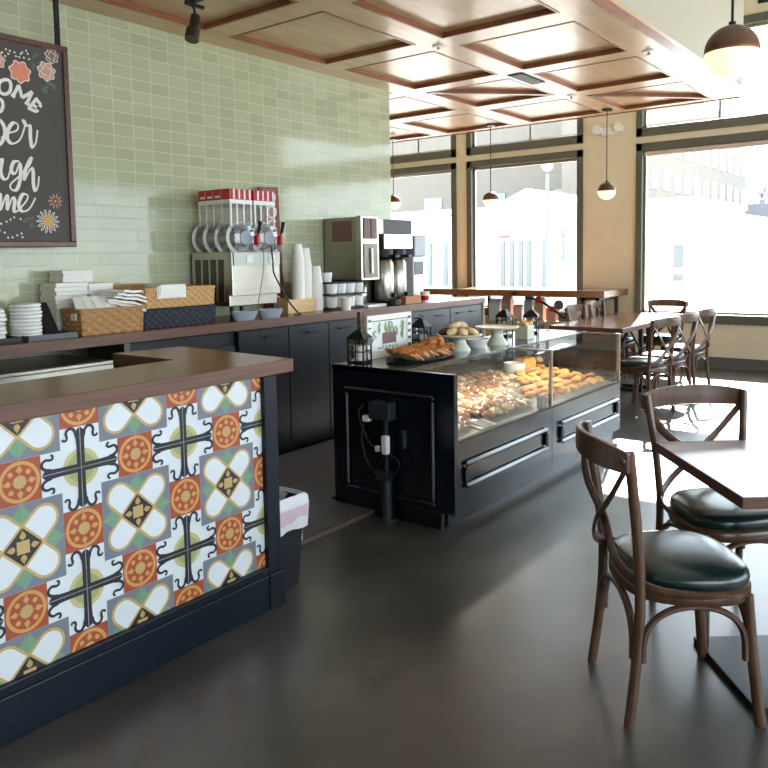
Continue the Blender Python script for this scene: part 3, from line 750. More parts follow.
for i, (x0, x1) in enumerate(((3.61, 3.83), (3.85, 4.10))):
    q = MB().lathe([(.09, BZ), (.12, BZ+.045), (.125, BZ+.065), (.115, BZ+.065), (.1, BZ+.04), (.0, BZ+.04)], (0, 0, 0), 24)
    q.xf(TR((x0+x1)/2, 4.14, 0) @ Matrix.Diagonal((.95, .5, 1, 1)))
    single('drip_tray', q, 'bluegrey', ['blue-grey drip tray under the left dispenser tap', 'blue-grey drip tray under the right dispenser tap'][i], 'drip tray', ((x0+x1)/2, 4.14, BZ), smooth=True)
single('power_cable', MB().tube(spline([(3.98, 4.118, 1.6), (3.99, 4.112, 1.5), (3.985, 4.1, 1.4), (4.03, 4.09, 1.31), (4.1, 4.085, 1.2), (4.2, 4.085, 1.1), (4.25, 4.09, BZ+.008), (4.18, 4.09, BZ+.008)], 8), .0065, 8), 'blackmatte', 'black cable hanging down the dispenser front onto the worktop', 'cable', (4.25, 4.09, BZ), smooth=True)
single('hanging_wire', MB().tube(spline([(3.9, 4.116, 1.6), (3.895, 4.11, 1.45), (3.86, 4.108, 1.3), (3.83, 4.11, 1.18)], 6), .003, 6), 'grey', 'thin grey wire down the middle of the dispenser front', 'cable', (3.83, 4.11, 1.18), smooth=True)
# rust board with white letters leaning on wall
vb = thing('painted_board', 'narrow rust-brown board with white hand lettering leaning on the tiled wall', 'sign', (4.46, 4.58, BZ))
TB_ = TR(4.46, 4.575, BZ) @ Matrix.Rotation(.012, 4, 'X') @ Matrix.Rotation(-.055, 4, 'Y')
MB().box(-.105, .105, 0, .022, 0, 1.02).xf(TB_).build('board', 'rust', vb)
G = [[(-.03, .05), (.03, .03), (.02, -.03), (-.03, -.045), (-.03, .05)], [(.03, .03), (-.01, .05), (-.04, 0), (-.01, -.045), (.03, -.02), (.035, .03)], [(.03, .04), (-.02, .045), (-.03, .01), (.02, -.01), (.02, -.045), (-.03, -.04)],
     [(-.03, .05), (-.03, -.05), (.0, .0), (.035, .045), (-.01, .01), (.035, -.045)], [(.03, .04), (-.03, .0), (.03, -.045)], [(-.03, .05), (-.03, -.04), (.035, -.03)]]
lt = MB()
for k in range(8):
    zc = .93-k*.115
    for q in stroke([(p[0]*1.25+.02, p[1]+zc) for p in G[[0, 1, 2, 1, 4, 3, 5, 2][k]]], .016): lt.face([(a, -.0015, b) for a, b in q])
lt.xf(TB_).build('lettering', 'chalkwhite', vb)
# wooden box + paper cup stacks
wbx = MB().box(4.325, 4.655, 4.3, 4.48, BZ, BZ+.108)
single('wooden_box', wbx, 'blond', 'blond wooden box holding two paper cup stacks', 'box', (4.49, 4.39, BZ), bevel=.003)
cupm = MB().lathe([(.036, 0), (.052, .13), (.055, .132), (.055, .138), (.05, .138), (.034, .006), (0, .006)], n=22)
cup0 = cupm.build('paper_cup', 'paper', world=False, smooth=True)
first = True
for (x, y, z, n, dz, inv, lb, gr) in ((4.52, 4.37, BZ+.109, 22, .0145, 1, 'white paper cup nested upside down in the left stack on the wooden box', 'cups in left stack'),
        (4.622, 4.385, BZ+.109, 20, .0145, 1, 'white paper cup nested upside down in the right stack on the wooden box', 'cups in right stack'),
        (4.725, 4.36, BZ+.001, 17, .0145, 1, 'white paper cup nested upside down in the shorter stack right of the wooden box', 'cups in short stack')):
    for k in range(n):
        o = cup0 if first else dup(cup0, (0, 0, 0)); first = False
        o.location = (x+rnd.uniform(-.0012, .0012), y, z+.138+k*dz); o.rotation_euler = (PI, 0, k*.7)
        tag(o, lb, 'paper cup', gr)
# two-tier mug rack
rk = thing('mug_rack', 'black two-tier rack of white mugs right of the paper cups', 'rack', (4.99, 4.32, BZ))
for z in (BZ+.004, BZ+.12, BZ+.218): MB().box(4.755, 5.235, 4.22, 4.46, z, z+.012).build('shelf', 'blackmatte', rk, bevel=.003)
for x in (4.76, 5.23):
    for y in (4.44,): MB().cyl((x, y, BZ), (x, y, BZ+.22), .006).build('upright', 'blackmatte', rk)
mug0 = None
def mug(x, y, z, lb, gr, s=1):
    global mug0
    if mug0 is None:
        mug0 = thing('mug', lb, 'mug', (0, 0, 0))
        MB().lathe([(.03, 0), (.04, .004), (.05, .085), (.047, .085), (.037, .01), (0, .01)], n=22).build('bowl', 'plasticwhite', mug0, smooth=True)
        MB().tube(spline([(.045, 0, .07), (.075, 0, .06), (.07, 0, .03), (.04, 0, .02)], 5), .006, 8).build('handle', 'plasticwhite', mug0, smooth=True)
        o = mug0
    else: o = dup(mug0, (0, 0, 0))
    o.location = (x, y, z); o.rotation_euler = (0, 0, rnd.uniform(.3, 1.3)); o.scale = (s, s, s); tag(o, lb, 'mug', gr); return o
for t in range(2):
    for i in range(4):
        for j in range(2):
            mug(4.82+i*.115, 4.275+j*.115, BZ+.0165+t*.116, 'white mug standing on the %s tier of the black rack' % ('upper' if t else 'lower'), 'mugs on the %s rack tier' % ('upper' if t else 'lower'), 1.05)
single('paper_cup', MB().lathe([(.038, 0), (.047, .1), (.05, .105), (.045, .105), (.036, .006), (0, .006)], (4.845, 4.14, BZ), 22), 'paper', 'single white paper cup standing in front of the mug rack', 'paper cup', (4.845, 4.14, BZ), smooth=True)
mug(4.835, 4.34, BZ+.231, 'small white cup on top of the black rack, left end', None, .95)
# milk and tray
cn = thing('steel_canister', 'grey lidded canister beside the mug rack', 'canister', (5.33, 4.37, BZ+.026))
MB().lathe([(.05, 0), (.055, .005), (.055, .14), (.05, .145)], (5.33, 4.37, BZ+.027), 22).build('body', 'steel', cn, smooth=True)
MB().lathe([(.057, .145), (.057, .16), (.02, .165), (.02, .175), (0, .175)], (5.33, 4.37, BZ+.027), 22).build('lid', 'darksteel', cn, smooth=True)
single('serving_tray', MB().box(5.17, 5.43, 4.16, 4.44, BZ, BZ+.022), 'plasticwhite', 'white shallow tray under the grey canister', 'tray', (5.3, 4.3, BZ), bevel=.004)
# hot drink cabinet on legs
hc = thing('hot_drink_machine', 'tall steel dispenser cabinet raised over the mug rack at the tiled wall end', 'drink machine', (5.3, 4.4, BZ))
MB().box(5.125, 5.365, 4.25, 4.62, 1.305, 1.85).build('body', 'satin', hc, bevel=.006)
dr = MB().box(5.12, 5.37, 4.19, 4.25, 1.3, 1.86)
dr.build('front_cabinet', 'steel', hc, bevel=.006)
MB().box(5.15, 5.34, 4.182, 4.19, 1.32, 1.62).build('door', 'darksteel', hc)
for x in (5.155, 5.255): MB().box(x, x+.08, 4.182, 4.19, 1.66, 1.84).build('hopper_window', 'plum', hc)
MB().tube([(5.245, 4.17, 1.36), (5.245, 4.17, 1.58)], .008, 8).build('handle', 'steel', hc)
MB().box(5.119, 5.125, 4.3, 4.52, 1.64, 1.82).build('side_window', 'plum', hc)
MB().box(5.38, 5.45, 4.36, 4.6, BZ, 1.8).box(5.26, 5.38, 4.52, 4.6, BZ, 1.31).build('stand', 'darksteel', hc)
# coffee brewer
cb = thing('coffee_brewer', 'steel and black twin coffee brewer with two urns at the worktop end', 'coffee brewer', (5.75, 4.4, BZ))
MB().box(5.46, 5.88, 4.42, 4.6, BZ, 1.7).build('back_column', 'darksteel', cb, bevel=.005)
MB().box(5.46, 5.9, 4.2, 4.6, 1.57, 1.71).build('brew_head', 'steel', cb, bevel=.008)
MB().box(5.62, 6.1, 4.35, 4.6, 1.712, 1.85).build('water_tank', 'blackmatte', cb, bevel=.008)
MB().box(5.46, 5.58, 4.3, 4.5, 1.712, 1.85).build('hopper', 'steel', cb, bevel=.006)
MB().box(5.46, 5.92, 4.16, 4.6, BZ, BZ+.04).build('base', 'blackmatte', cb, bevel=.006)
for x in (5.565, 5.765):
    u = MB().lathe([(.085, 0), (.09, .01), (.09, .34), (.07, .37), (.0, .37)], (x, 4.29, BZ+.041), 26).build('urn', 'steel', cb, smooth=True)
    MB().lathe([(.03, .375), (.08, .4), (.09, .48), (.085, .485)], (x, 4.29, BZ+.035), 24).build('brew_basket', 'blackmatte', cb, smooth=True)
    MB().box(x-.012, x+.012, 4.16, 4.2, BZ+.07, BZ+.11).build('tap', 'blackmatte', u)
    MB().box(x-.03, x+.03, 4.13, 4.2, BZ+.43, BZ+.455).build('basket_handle', 'blackmatte', u)
gr = thing('coffee_grinder', 'pale upright grinder with dark hopper beside the coffee brewer', 'grinder', (6.02, 4.36, BZ))
MB().box(5.935, 6.1, 4.22, 4.5, BZ, 1.5).build('body', 'plasticwhite', gr, bevel=.01)
MB().box(5.93, 6.12, 4.2, 4.5, 1.5, 1.7).build('hopper', 'bluegrey', gr, bevel=.01)
MB().box(5.95, 6.09, 4.212, 4.222, 1.33, 1.45).build('button_panel', 'grey', gr)
MB().tube([(6.13, 4.26, 1.5), (6.16, 4.24, 1.55), (6.15, 4.24, 1.64), (6.12, 4.26, 1.67)], .01, 8).build('handle', 'blackmatte', gr)
single('kraft_box', MB().box(5.62, 5.86, 4.085, 4.15, BZ, BZ+.075), mat('orange_kraft', rgb(176, 112, 66), .6), 'orange-brown low box in front of the coffee urns', 'box', (5.74, 4.12, BZ), bevel=.004)
rcup = thing('paper_cup', 'white paper cup with a red band at the foot of the grinder', 'paper cup', (5.99, 4.13, BZ))
MB().lathe([(.035, 0), (.045, .1), (.047, .104), (0, .1)], (5.99, 4.13, BZ), 20).build('body', 'paper', rcup, smooth=True)
MB().lathe([(.0375, .02), (.0425, .065)], (5.99, 4.13, BZ), 20).build('band', 'red', rcup, smooth=True)
single('sugar_bowl', MB().lathe([(.03, 0), (.05, .01), (.055, .05), (.05, .055), (0, .05)], (5.5, 4.12, BZ), 22), 'darksteel', 'small steel bowl by the coffee brewer base', 'bowl', (5.5, 4.12, BZ), smooth=True)

# =================================================================== DISPLAY CASE
KX0, KXM, KX1, KY, KB, KZ = 3.42, 4.70, 5.95, 2.214, 3.04, .86
dc = thing('display_case', 'black bakery display case with glass fronts and moulded panels in the middle of the shop', 'display case', (4.68, 2.6, 0))
def panel_frame(mb, u0, u1, z0, z1, t, d, face, y):
    for a, b, c, e in ((u0, u1, z1-t, z1), (u0, u1, z0, z0+t), (u0, u0+t, z0+t, z1-t), (u1-t, u1, z0+t, z1-t)):
        if face == 'y': mb.box(a, b, y-d, y, c, e)
        else: mb.box(y-d, y, a, b, c, e)
    return mb
MB().box(KX0+.06, KX1-.03, KY+.05, KB-.02, 0, .1).build('plinth', 'black', dc)
for a, b, u0, u1 in ((KX0+.03, KXM-.004, 3.567, 4.605), (KXM, KX1, 4.81, 5.87)):
    p = MB().box(a, b, KY, KY+.03, .09, .472).build('front_panel', 'black', dc, bevel=.003)
    panel_frame(MB(), u0, u1, .203, .36, .03, .028, 'y', KY).build('panel_moulding', 'black', p, bevel=.012, seg=1)
ep = MB().box(KX0, KX0+.035, 2.176, KB, .0925, .866).box(KX0+.002, KX0+.035, KY+.05, KB, 0, .0925).build('end_panel', 'black', dc, bevel=.003)
panel_frame(MB(), 2.30, 2.943, .118, .742, .032, .02, 'x', KX0).build('panel_moulding', 'black', ep, bevel=.01, seg=1)
MB().box(KX1-.03, KX1, KY+.03, KB, .09, .86).build('far_panel', 'black', dc)
MB().box(KX0+.035, KX1-.03, KB-.02, KB, .09, .84).build('back_panel', 'mirror', dc)
MB().box(KX0+.035, KX1-.03, KY+.03, KB-.02, .1, .44).build('carcass', 'blackmatte', dc)
dk = MB().face([(KX0+.035, KY+.03, .468), (KX1-.03, KY+.03, .468), (KX1-.03, KB-.02, .575), (KX0+.035, KB-.02, .575)])
dk.build('display_deck', 'deck', dc)
tp = MB().box(KX0, 6.02, 2.53, KB+.01, KZ-.028, KZ); tp.build('top_slab', mat('dark_glossy_top', rgb(70, 66, 64), .12, spec=.6, coat=.4), dc, bevel=.004)
MB().box(KX0+.035, KX1-.03, 2.528, 2.545, KZ-.075, KZ-.028).build('top_rail', 'black', dc)
for a, b in ((KX0+.035, KXM-.02), (KXM+.02, KX1-.03)):
    MB().box(a, b, KY+.004, KY+.012, .475, .853).build('front_glass', 'caseglass', dc)
    MB().box(a, b, KY+.004, 2.53, .853, .859).build('top_glass', 'caseglass', dc)
    MB().box(a-.02, b+.02, KY-.004, KY+.02, .47, .484).build('sill_trim', 'iron', dc)
for x in (KXM-.014, KX1-.03):
    MB().box(x, x+.022, KY-.002, KY+.02, .472, .863).box(x, x+.022, KY+.02, 2.54, .85, .863).build('glass_post', 'steel', dc, bevel=.002)
MB().box(KXM-.09, KXM-.03, KY+.03, KY+.07, .475, .565).build('door_latch', 'grey', dc, bevel=.004)
for a, b in ((KX0+.1, KXM-.06), (KXM+.06, KX1-.1)):
    ls = MB().box(a, b, 2.56, 2.6, KZ-.045, KZ-.03).build('light_strip', mat('case_lamp', (1, .9, .74, 1), .4, emit=.9), dc)
    la = bpy.data.lights.new('case_lamp', 'AREA'); la.shape = 'RECTANGLE'; la.size = b-a; la.size_y = .04; la.energy = 2.2; la.color = (1, .88, .7)
    lo = bpy.data.objects.new('case_lamp', la); C.objects.link(lo); lo.location = ((a+b)/2, 2.58, KZ-.047)
# price card
pc = thing('price_card', 'small grey price card in a clear holder at the front of the near case section', 'price card', (3.95, 2.32, .484))
MB().box(-.09, .09, -.05, .05, 0, .004).build('holder', 'plasticwhite', pc, world=False)
MB().box(-.06, .06, -.046, .046, .0045, .0075).build('card', 'grey', pc, world=False)
pc.rotation_euler = (.16, 0, 0)

# baked goods
def deckz(y): return .468+(y-KY-.03)/(KB-.02-KY-.03)*.107
ck = thing('wrapped_cookie', 'cookie', 'cookie', (0, 0, 0))
MB().lathe([(0, -.012), (.034, -.012), (.042, -.004), (.04, .006), (.025, .014), (0, .015)], n=14, wob=lambda t, i: 1+.05*sin(3*t+i)).build('cookie', 'cookie', ck, world=False, smooth=True)
f = MB().ball((0, 0, 0), .05, 12, sc=(1.05, .92, .42), amp=.35, seed=4)
f.face([(.04, -.02, .0), (.075, -.035, .012), (.072, .03, -.006), (.04, .02, 0)]); f.face([(-.04, .02, .0), (-.072, .03, .01), (-.075, -.03, -.004), (-.04, -.02, 0)])
f.build('wrapper', 'film', ck, world=False)
rnd = random.Random(11); n = 0
ckd = dup(ck, (0, 0, 0)); 
for ch in ckd.children:
    if ch.name.startswith('cookie'): ch.data = ch.data.copy(); ch.data.materials[0] = M['pale']
NEARLAB = 'film-wrapped cookie lying in the tight rows of the near case section'
first = {0: True, 1: True}
for r in range(8):
    for c in range(20):
        x = 3.50+c*.0855+rnd.uniform(-.012, .012)+(.03 if r % 2 else 0); y = 2.36+r*.082+rnd.uniform(-.01, .01)
        if x > KXM-.06+.13*max(0, r-1): continue
        if 3.85 < x < 4.06 and r == 0: continue
        k = 0 if rnd.random() < .62 else 1
        src = (ck, ckd)[k]
        o = src if first[k] else dup(src, (0, 0, 0)); first[k] = False
        o.location = (x, y, deckz(y)+.03+rnd.uniform(0, .012)); o.rotation_euler = (.35+rnd.uniform(-.2, .2), rnd.uniform(-.2, .2), rnd.uniform(-.6, .6))
        tag(o, NEARLAB if k == 0 else 'film-wrapped pale pastry lying in the tight rows of the near case section', 'cookie' if k == 0 else 'pastry', 'wrapped bakes in the near case section')
# bowls of wrapped bakes
bowl0 = None
for i, (x, y, z, lb) in enumerate(((3.66, 2.80, .60, 'clear shallow bowl heaped with wrapped bakes, nearest the case end panel'), (3.93, 2.86, .645, 'clear shallow bowl of dark wrapped bakes, second from the end panel'), (4.3, 2.88, .635, 'clear shallow bowl of wrapped bakes, nearest the case divider'))):
    b = MB().lathe([(.05, 0), (.1, .012), (.13, .045), (.128, .047), (.098, .016), (0, .006)], (x, y, z), 26)
    single('serving_bowl', b, 'acryl', lb, 'bowl', (x, y, z), smooth=True)
    for k in range(7):
        a = k*PI*2/6; rr = .062 if k < 6 else 0
        o = dup(ck if i != 1 else ckd, (x+rr*cos(a), y+rr*sin(a), z+.05+(.025 if k == 6 else 0)), (.5*sin(a), .4*cos(a), a))
        tag(o, 'film-wrapped bake heaped in the %s clear bowl of the near case section' % ('end-panel', 'second', 'divider-side')[i], 'cookie', 'bakes heaped in the %s bowl' % ('end-panel', 'second', 'divider-side')[i])
bis = [MB().lathe([(0, -.012), (.032, -.012), (.041, -.004), (.039, .008), (.028, .016), (0, .018)], n=14, wob=lambda t, i, q=q: 1+.09*sin((3+q)*t+i*2)).build('biscuit', m_, world=False, smooth=True) for q, m_ in enumerate(('golden', 'toast', 'cookie'))]
first = [True]*3
for r in range(6):
    for c in range(11):
        x = 4.80+.13*max(0, r-1)+c*.098+rnd.uniform(-.02, .02)+(.045 if r % 2 else 0); y = 2.34+r*.094+rnd.uniform(-.018, .018)
        if x > KX1-.09: continue
        q = rnd.choice((0, 0, 1, 1, 2)); o = bis[q] if first[q] else dup(bis[q], (0, 0, 0)); first[q] = False
        o.location = (x, y, deckz(y)+.022+rnd.uniform(0, .012)); o.rotation_euler = (.22+rnd.uniform(-.25, .25), rnd.uniform(-.25, .25), rnd.random()*6)
        tag(o, '%s biscuit lying loose in the far case section' % ('golden', 'toasted', 'brown')[q], 'biscuit', 'biscuits in the far case section')
single('oval_dish', MB().lathe([(.06, 0), (.08, .02), (.085, .085), (.08, .085), (.07, .02), (0, .012)], (5.42, 2.88, deckz(2.88)+.004), 28), 'plasticwhite', 'white oval dish at the back of the far case section', 'dish', (5.42, 2.88, .56), smooth=True)
single('loaf_cake', MB().prism([(-.11, 0), (.11, 0), (.115, .06), (.08, .09), (-.08, .09), (-.115, .06)], -.055, .055, T=TR(5.63, 2.90, deckz(2.88)+.012) @ Matrix.Rotation(PI/2, 4, 'X')), 'golden', 'golden loaf cake at the back of the far case section', 'cake', (5.42, 2.88, .57), bevel=.012)
cl = thing('clamshell_box', 'clear plastic clamshell of pastry at far back corner of the case', 'food box', (5.84, 2.88, deckz(2.86)+.012))
MB().box(5.765, 5.91, 2.8, 2.96, .575, .68).build('box', 'film', cl, bevel=.01)
MB().ball((5.84, 2.88, .62), .04, 10, sc=(1.3, 1.1, .7), amp=.2, seed=2).build('pastry', 'pale', cl, smooth=True)

# ---- on the case top
def lantern(x, y, s, h, label, candle=True, rz=0):
    o = thing('lantern', label, 'lantern', (x, y, KZ), 0, 'black candle lanterns on the display case')
    T = TR(x, y, KZ) @ RZ(rz)
    w_ = s; bh = h*.68
    MB().box(-w_, w_, -w_, w_, 0, .018).xf(T).build('base', 'iron', o, bevel=.003)
    c = MB()
    for sx in (-1, 1):
        for sy in (-1, 1): c.box(sx*w_*.9-.004, sx*w_*.9+.004, sy*w_*.9-.004, sy*w_*.9+.004, .018, bh)
    for z in (.07, .125):
        if z < bh:
            for q in ((-w_*.9, w_*.9, -w_*.9-.003, -w_*.9+.003), (-w_*.9, w_*.9, w_*.9-.003, w_*.9+.003), (-w_*.9-.003, -w_*.9+.003, -w_*.9, w_*.9), (w_*.9-.003, w_*.9+.003, -w_*.9, w_*.9)): c.box(*q, z, z+.006)
    for q in ((-.003, .003, -w_*.92, -w_*.88), (-.003, .003, w_*.88, w_*.92), (-w_*.92, -w_*.88, -.003, .003), (w_*.88, w_*.92, -.003, .003)): c.box(*q, .018, bh)
    c.box(-w_, w_, -w_, w_, bh, bh+.01)
    c.xf(T).build('cage', 'iron', o)
    g = MB().box(-w_*.86, w_*.86, -w_*.86, w_*.86, .02, bh-.002).xf(T).build('glass_panes', 'pane', o)
    r = MB(); b0 = len(r.v)
    a, b = w_*1.02, w_*.42; z0, z1 = bh+.01, h*.9
    lo = [(-a, -a, z0), (a, -a, z0), (a, a, z0), (-a, a, z0)]; hi = [(-b, -b, z1), (b, -b, z1), (b, b, z1), (-b, b, z1)]
    for i in range(4): r.face([lo[i], lo[(i+1) % 4], hi[(i+1) % 4], hi[i]])
    r.face(hi); r.box(-b*.8, b*.8, -b*.8, b*.8, z1, h*.95)
    r.xf(T).build('roof', 'iron', o, bevel=.002)
    MB().tube([(cos(t*PI/8)*.022, 0, h*.93+sin(t*PI/8)*.03) for t in range(9)], .0035, 6).xf(T).build('ring', 'iron', o, smooth=True)
    if candle: MB().lathe([(.036, .019), (.036, .105), (.03, .108), (0, .1)], n=20).xf(T).build('candle', 'candle', o, smooth=True)
lantern(3.565, 2.945, .058, .215, 'black lantern with a white candle at the near left corner of the case top', rz=.2)
lantern(4.262, 2.97, .052, .235, 'black lantern with peaked roof behind the croissants', rz=.1)
lantern(5.351, 2.93, .052, .225, 'black peaked lantern behind the empty pale cake stand', False)
lantern(5.678, 2.86, .058, .2, 'black lantern with glass sides behind the pastry tin, farthest on the case', False, rz=.3)
# round tag hung on first lantern
single('hanging_tag', MB().lathe([(0, 0), (.026, .001), (.026, .005), (0, .006)], (3.575, 2.868, .995), 18, axis='y'), 'grey', 'round dark tag leaning on front of the near corner lantern', 'tag', (3.575, 2.868, .97), smooth=True)
# framed print
fp = thing('framed_print', 'distressed white frame with a botanical print leaning behind the bread tray', 'picture', (3.91, 2.99, KZ))
F0, F1, Z0, Z1 = 3.675, 4.145, KZ+.002, 1.135
fb = panel_frame(MB(), F0, F1, Z0, Z1, .045, .022, 'y', 2.992)
for k in range(5): fb.box(F1-.04, F1-.01, 2.968, 2.97, Z0+.05+k*.045, Z0+.068+k*.045, 1).box(F0+.01, F0+.035, 2.968, 2.97, Z0+.04+k*.05, Z0+.05+k*.05, 1)
fb.box(F0+.01, F1-.01, 2.968, 2.97, Z1-.04, Z1-.034, 1)
fb.build('frame', ['paper', 'grey'], fp)
MB().box(F0+.03, F1-.03, 2.98, 2.988, Z0+.03, Z1-.03).build('print', 'print', fp)
pr = MB(); r2 = random.Random(2)
for k in range(16):
    cx, cz = F0+.07+r2.random()*.33, Z0+.13+r2.random()*.07
    for q in range(5): pr.face([(a, 2.9785-.0002*k, b) for a, b in circ(cx+r2.uniform(-.012, .012), cz-.012*q+.02, .009, 8, 1.6, .8, r2.random()*3)], 0)
for x0 in (F0+.165, F0+.237): pr.box(x0, x0+.066, 2.974, 2.978, Z0+.085, Z0+.155, 1)
for k in range(6): pr.face([(a, 2.977-.0002*k, b) for a, b in circ(F0+.13+.035*k, Z0+.06+.006*(k % 2), .012, 8, 1.3, .7, k)], 0)
pr.build('print_motif', ['mint', 'plum'], fp)
MB().box(F0-.05, F0-.006, 2.985, 3.01, KZ+.002, 1.165).build('support_post', 'plum' if False else 'signwood', fp)
# bread tray
tr = MB().lathe([(.0, 0), (.24, .0), (.275, .012), (.27, .016), (.235, .006), (0, .006)], (0, 0, 0), 32)
tr.xf(TR(3.95, 2.755, KZ) @ RZ(.06) @ Matrix.Diagonal((1.2, .58, 1, 1)))
single('platter', tr, 'blackmatte', 'oval black platter of sliced bread and croissants on the case top', 'platter', (3.95, 2.755, KZ), smooth=True)
sl = MB().prism([(-.055, -.04), (.055, -.04), (.058, .01), (.045, .042), (0, .052), (-.045, .042), (-.058, .01)], -.007, .007, 0)
sl.m = [1, 1]+[0]*7
slice0 = sl.build('bread_slice', ['crust', 'pale'], world=False, bevel=.003)
first = True
for row, (y, n_) in enumerate(((2.67, 9), (2.75, 8), (2.825, 6))):
    for k in range(n_):
        x = 3.70+k*.044+row*.02
        o = slice0 if first else dup(slice0, (0, 0, 0)); first = False
        o.location = (x, y+rnd.uniform(-.012, .012), KZ+.037+row*.004+rnd.uniform(0, .006))
        o.rotation_euler = (PI/2-1.02+rnd.uniform(-.12, .12), 0, PI/2+rnd.uniform(-.35, .35))
        tag(o, 'browned bread slice leaning in the %s row on the black platter' % ('front', 'middle', 'back')[row], 'bread', 'bread slices in the %s row of the platter' % ('front', 'middle', 'back')[row])
cr = MB(); pts = []
for k in range(17):
    t = (k/16-.5)*2.2; pts.append((.075*sin(t), .075*(1-cos(t))-.02, .03))
cr.tube(pts, [.008+.026*max(0, cos((k/16-.5)*PI*.96))**.7*(1+.12*(1 if k % 3 else -1)) for k in range(17)], 12)
cro0 = cr.build('croissant', 'crust', world=False, smooth=True)
first = True
for k, (x, y, z, a) in enumerate(((4.09, 2.79, 0, .3), (4.15, 2.72, 0, 2.4), (4.04, 2.85, 0, -.6), (4.17, 2.81, 0, 1.2), (4.1, 2.77, .036, 1.9), (4.14, 2.78, .04, .2))):
    o = cro0 if first else dup(cro0, (0, 0, 0)); first = False
    o.location = (x, y, KZ+.016+z); o.rotation_euler = (0, 0, a)
    tag(o, 'golden croissant in the pile at the right end of the black platter', 'croissant', 'croissants on the platter')
# cake stands
def cakestand(x, y, h, r, label, m='celadon'):
    o = thing('cake_stand', label, 'cake stand', (x, y, KZ), 0, 'pedestal cake stands on the display case')
    MB().lathe([(.075, 0), (.072, .012), (.045, h*.45), (.04, h*.7), (.055, h-.012), (0, h-.01)], (x, y, KZ), 30).build('pedestal', m, o, smooth=True)
    MB().lathe([(0, h-.012), (.06, h-.012), (r*.94, h-.004), (r, h+.008), (r*.98, h+.012), (r*.9, h+.004), (0, h+.003)], (x, y, KZ), 36, wob=lambda t, i: 1+(.015*sin(14*t) if i in (2, 3, 4) else 0)).build('plate', 'pale_plate' if 'pale_plate' in M else m, o, smooth=True)
    return o
M['pale_plate'] = mat('cream_ceramic_plate', rgb(226, 214, 186), .35)
cakestand(4.40, 2.752, .1, .155, 'pale green pedestal stand heaped with pastries')
cakestand(4.846, 2.714, .118, .16, 'pale green pedestal stand with an empty cream plate')
for k in range(12):
    a = k*2*PI/8; rr = .095 if k < 8 else .035; z = .1 if k < 8 else .135
    m = MB().ball((0, 0, 0), .04, 12, sc=(1.3, .85, .62), amp=.16, seed=k)
    o = m.build('pastry', ('pale', 'pale', 'pale', 'brown')[k % 4] if k < 8 else ('pale', 'pale')[k % 2], world=False, smooth=True)
    o.location = (4.40+rr*cos(a), 2.752+rr*sin(a), KZ+z+.033); o.rotation_euler = (.3*sin(a), .3, a)
    tag(o, '%s pastry in the heap on the near pale green cake stand' % (('pale', 'pale', 'pale', 'dark brown')[k % 4] if k < 8 else 'pale'), 'pastry', 'pastries on the near cake stand')
single('white_bowl', MB().lathe([(.05, 0), (.055, .008), (.085, .06), (.082, .062), (.05, .014), (0, .01)], (4.60, 2.735, KZ), 28), 'plasticwhite', 'plain white bowl between the two cake stands', 'bowl', (4.60, 2.735, KZ), smooth=True)
pt = thing('pastry_tin', 'square pale tin holding small pastries beside the far lanterns', 'tin', (5.245, 2.70, KZ))
MB().box(5.19, 5.30, 2.645, 2.755, KZ, KZ+.105).build('box', mat('pale_tin', rgb(206, 204, 186), .4), pt, bevel=.006)
for k in range(9):
    o = MB().ball((0, 0, 0), .022, 8, sc=(1.4, .8, .8), amp=.2, seed=k).build('pastry', 'golden' if k % 2 else 'pale', world=False, smooth=True)
    o.location = (5.215+.03*(k % 3), 2.67+.03*(k//3), KZ+.117+.006*(k % 2)); o.rotation_euler = (0, .4, k)
    tag(o, 'small %s pastry standing in the square tin' % ('golden' if k % 2 else 'pale'), 'pastry', 'pastries in the tin')
# outlet and conduit on the case end
ob = thing('outlet_box', 'dark grey outlet box on a conduit with plugs and looped cables at the case end', 'outlet', (3.38, 2.6, 0))
MB().box(3.335, 3.405, 2.555, 2.70, .585, .685).build('box', 'slate', ob, bevel=.004)
MB().cyl((3.365, 2.60, .0), (3.365, 2.60, .59), .017).build('conduit', 'iron', ob, smooth=True)
MB().cyl((3.365, 2.60, .02), (3.365, 2.60, .24), .03).cyl((3.365, 2.60, 0), (3.365, 2.60, .02), .045).box(3.34, 3.405, 2.585, 2.66, .24, .29).build('conduit_sleeve', 'slate', ob, smooth=True)
MB().box(3.325, 3.36, 2.565, 2.605, .395, .50).build('adapter', 'plasticwhite', ob, bevel=.006)
MB().box(3.33, 3.37, 2.70, 2.745, .565, .60).box(3.335, 3.36, 2.63, 2.66, .40, .435).build('plug', 'plasticwhite', ob, bevel=.006)
MB().tube(spline([(3.35, 2.735, .57), (3.345, 2.76, .47), (3.35, 2.72, .32), (3.35, 2.62, .25), (3.35, 2.53, .29), (3.35, 2.50, .36), (3.345, 2.56, .40)], 8), .005, 7).build('cable', 'blackmatte', ob, smooth=True)
MB().tube(spline([(3.345, 2.745, .66), (3.34, 2.775, .6), (3.35, 2.72, .46), (3.345, 2.645, .415)], 8), .005, 7).tube(spline([(3.345, 2.59, .4), (3.37, 2.72, .24), (3.39, 2.86, .18)], 8), .004, 6).build('cable', 'slate', ob, smooth=True)

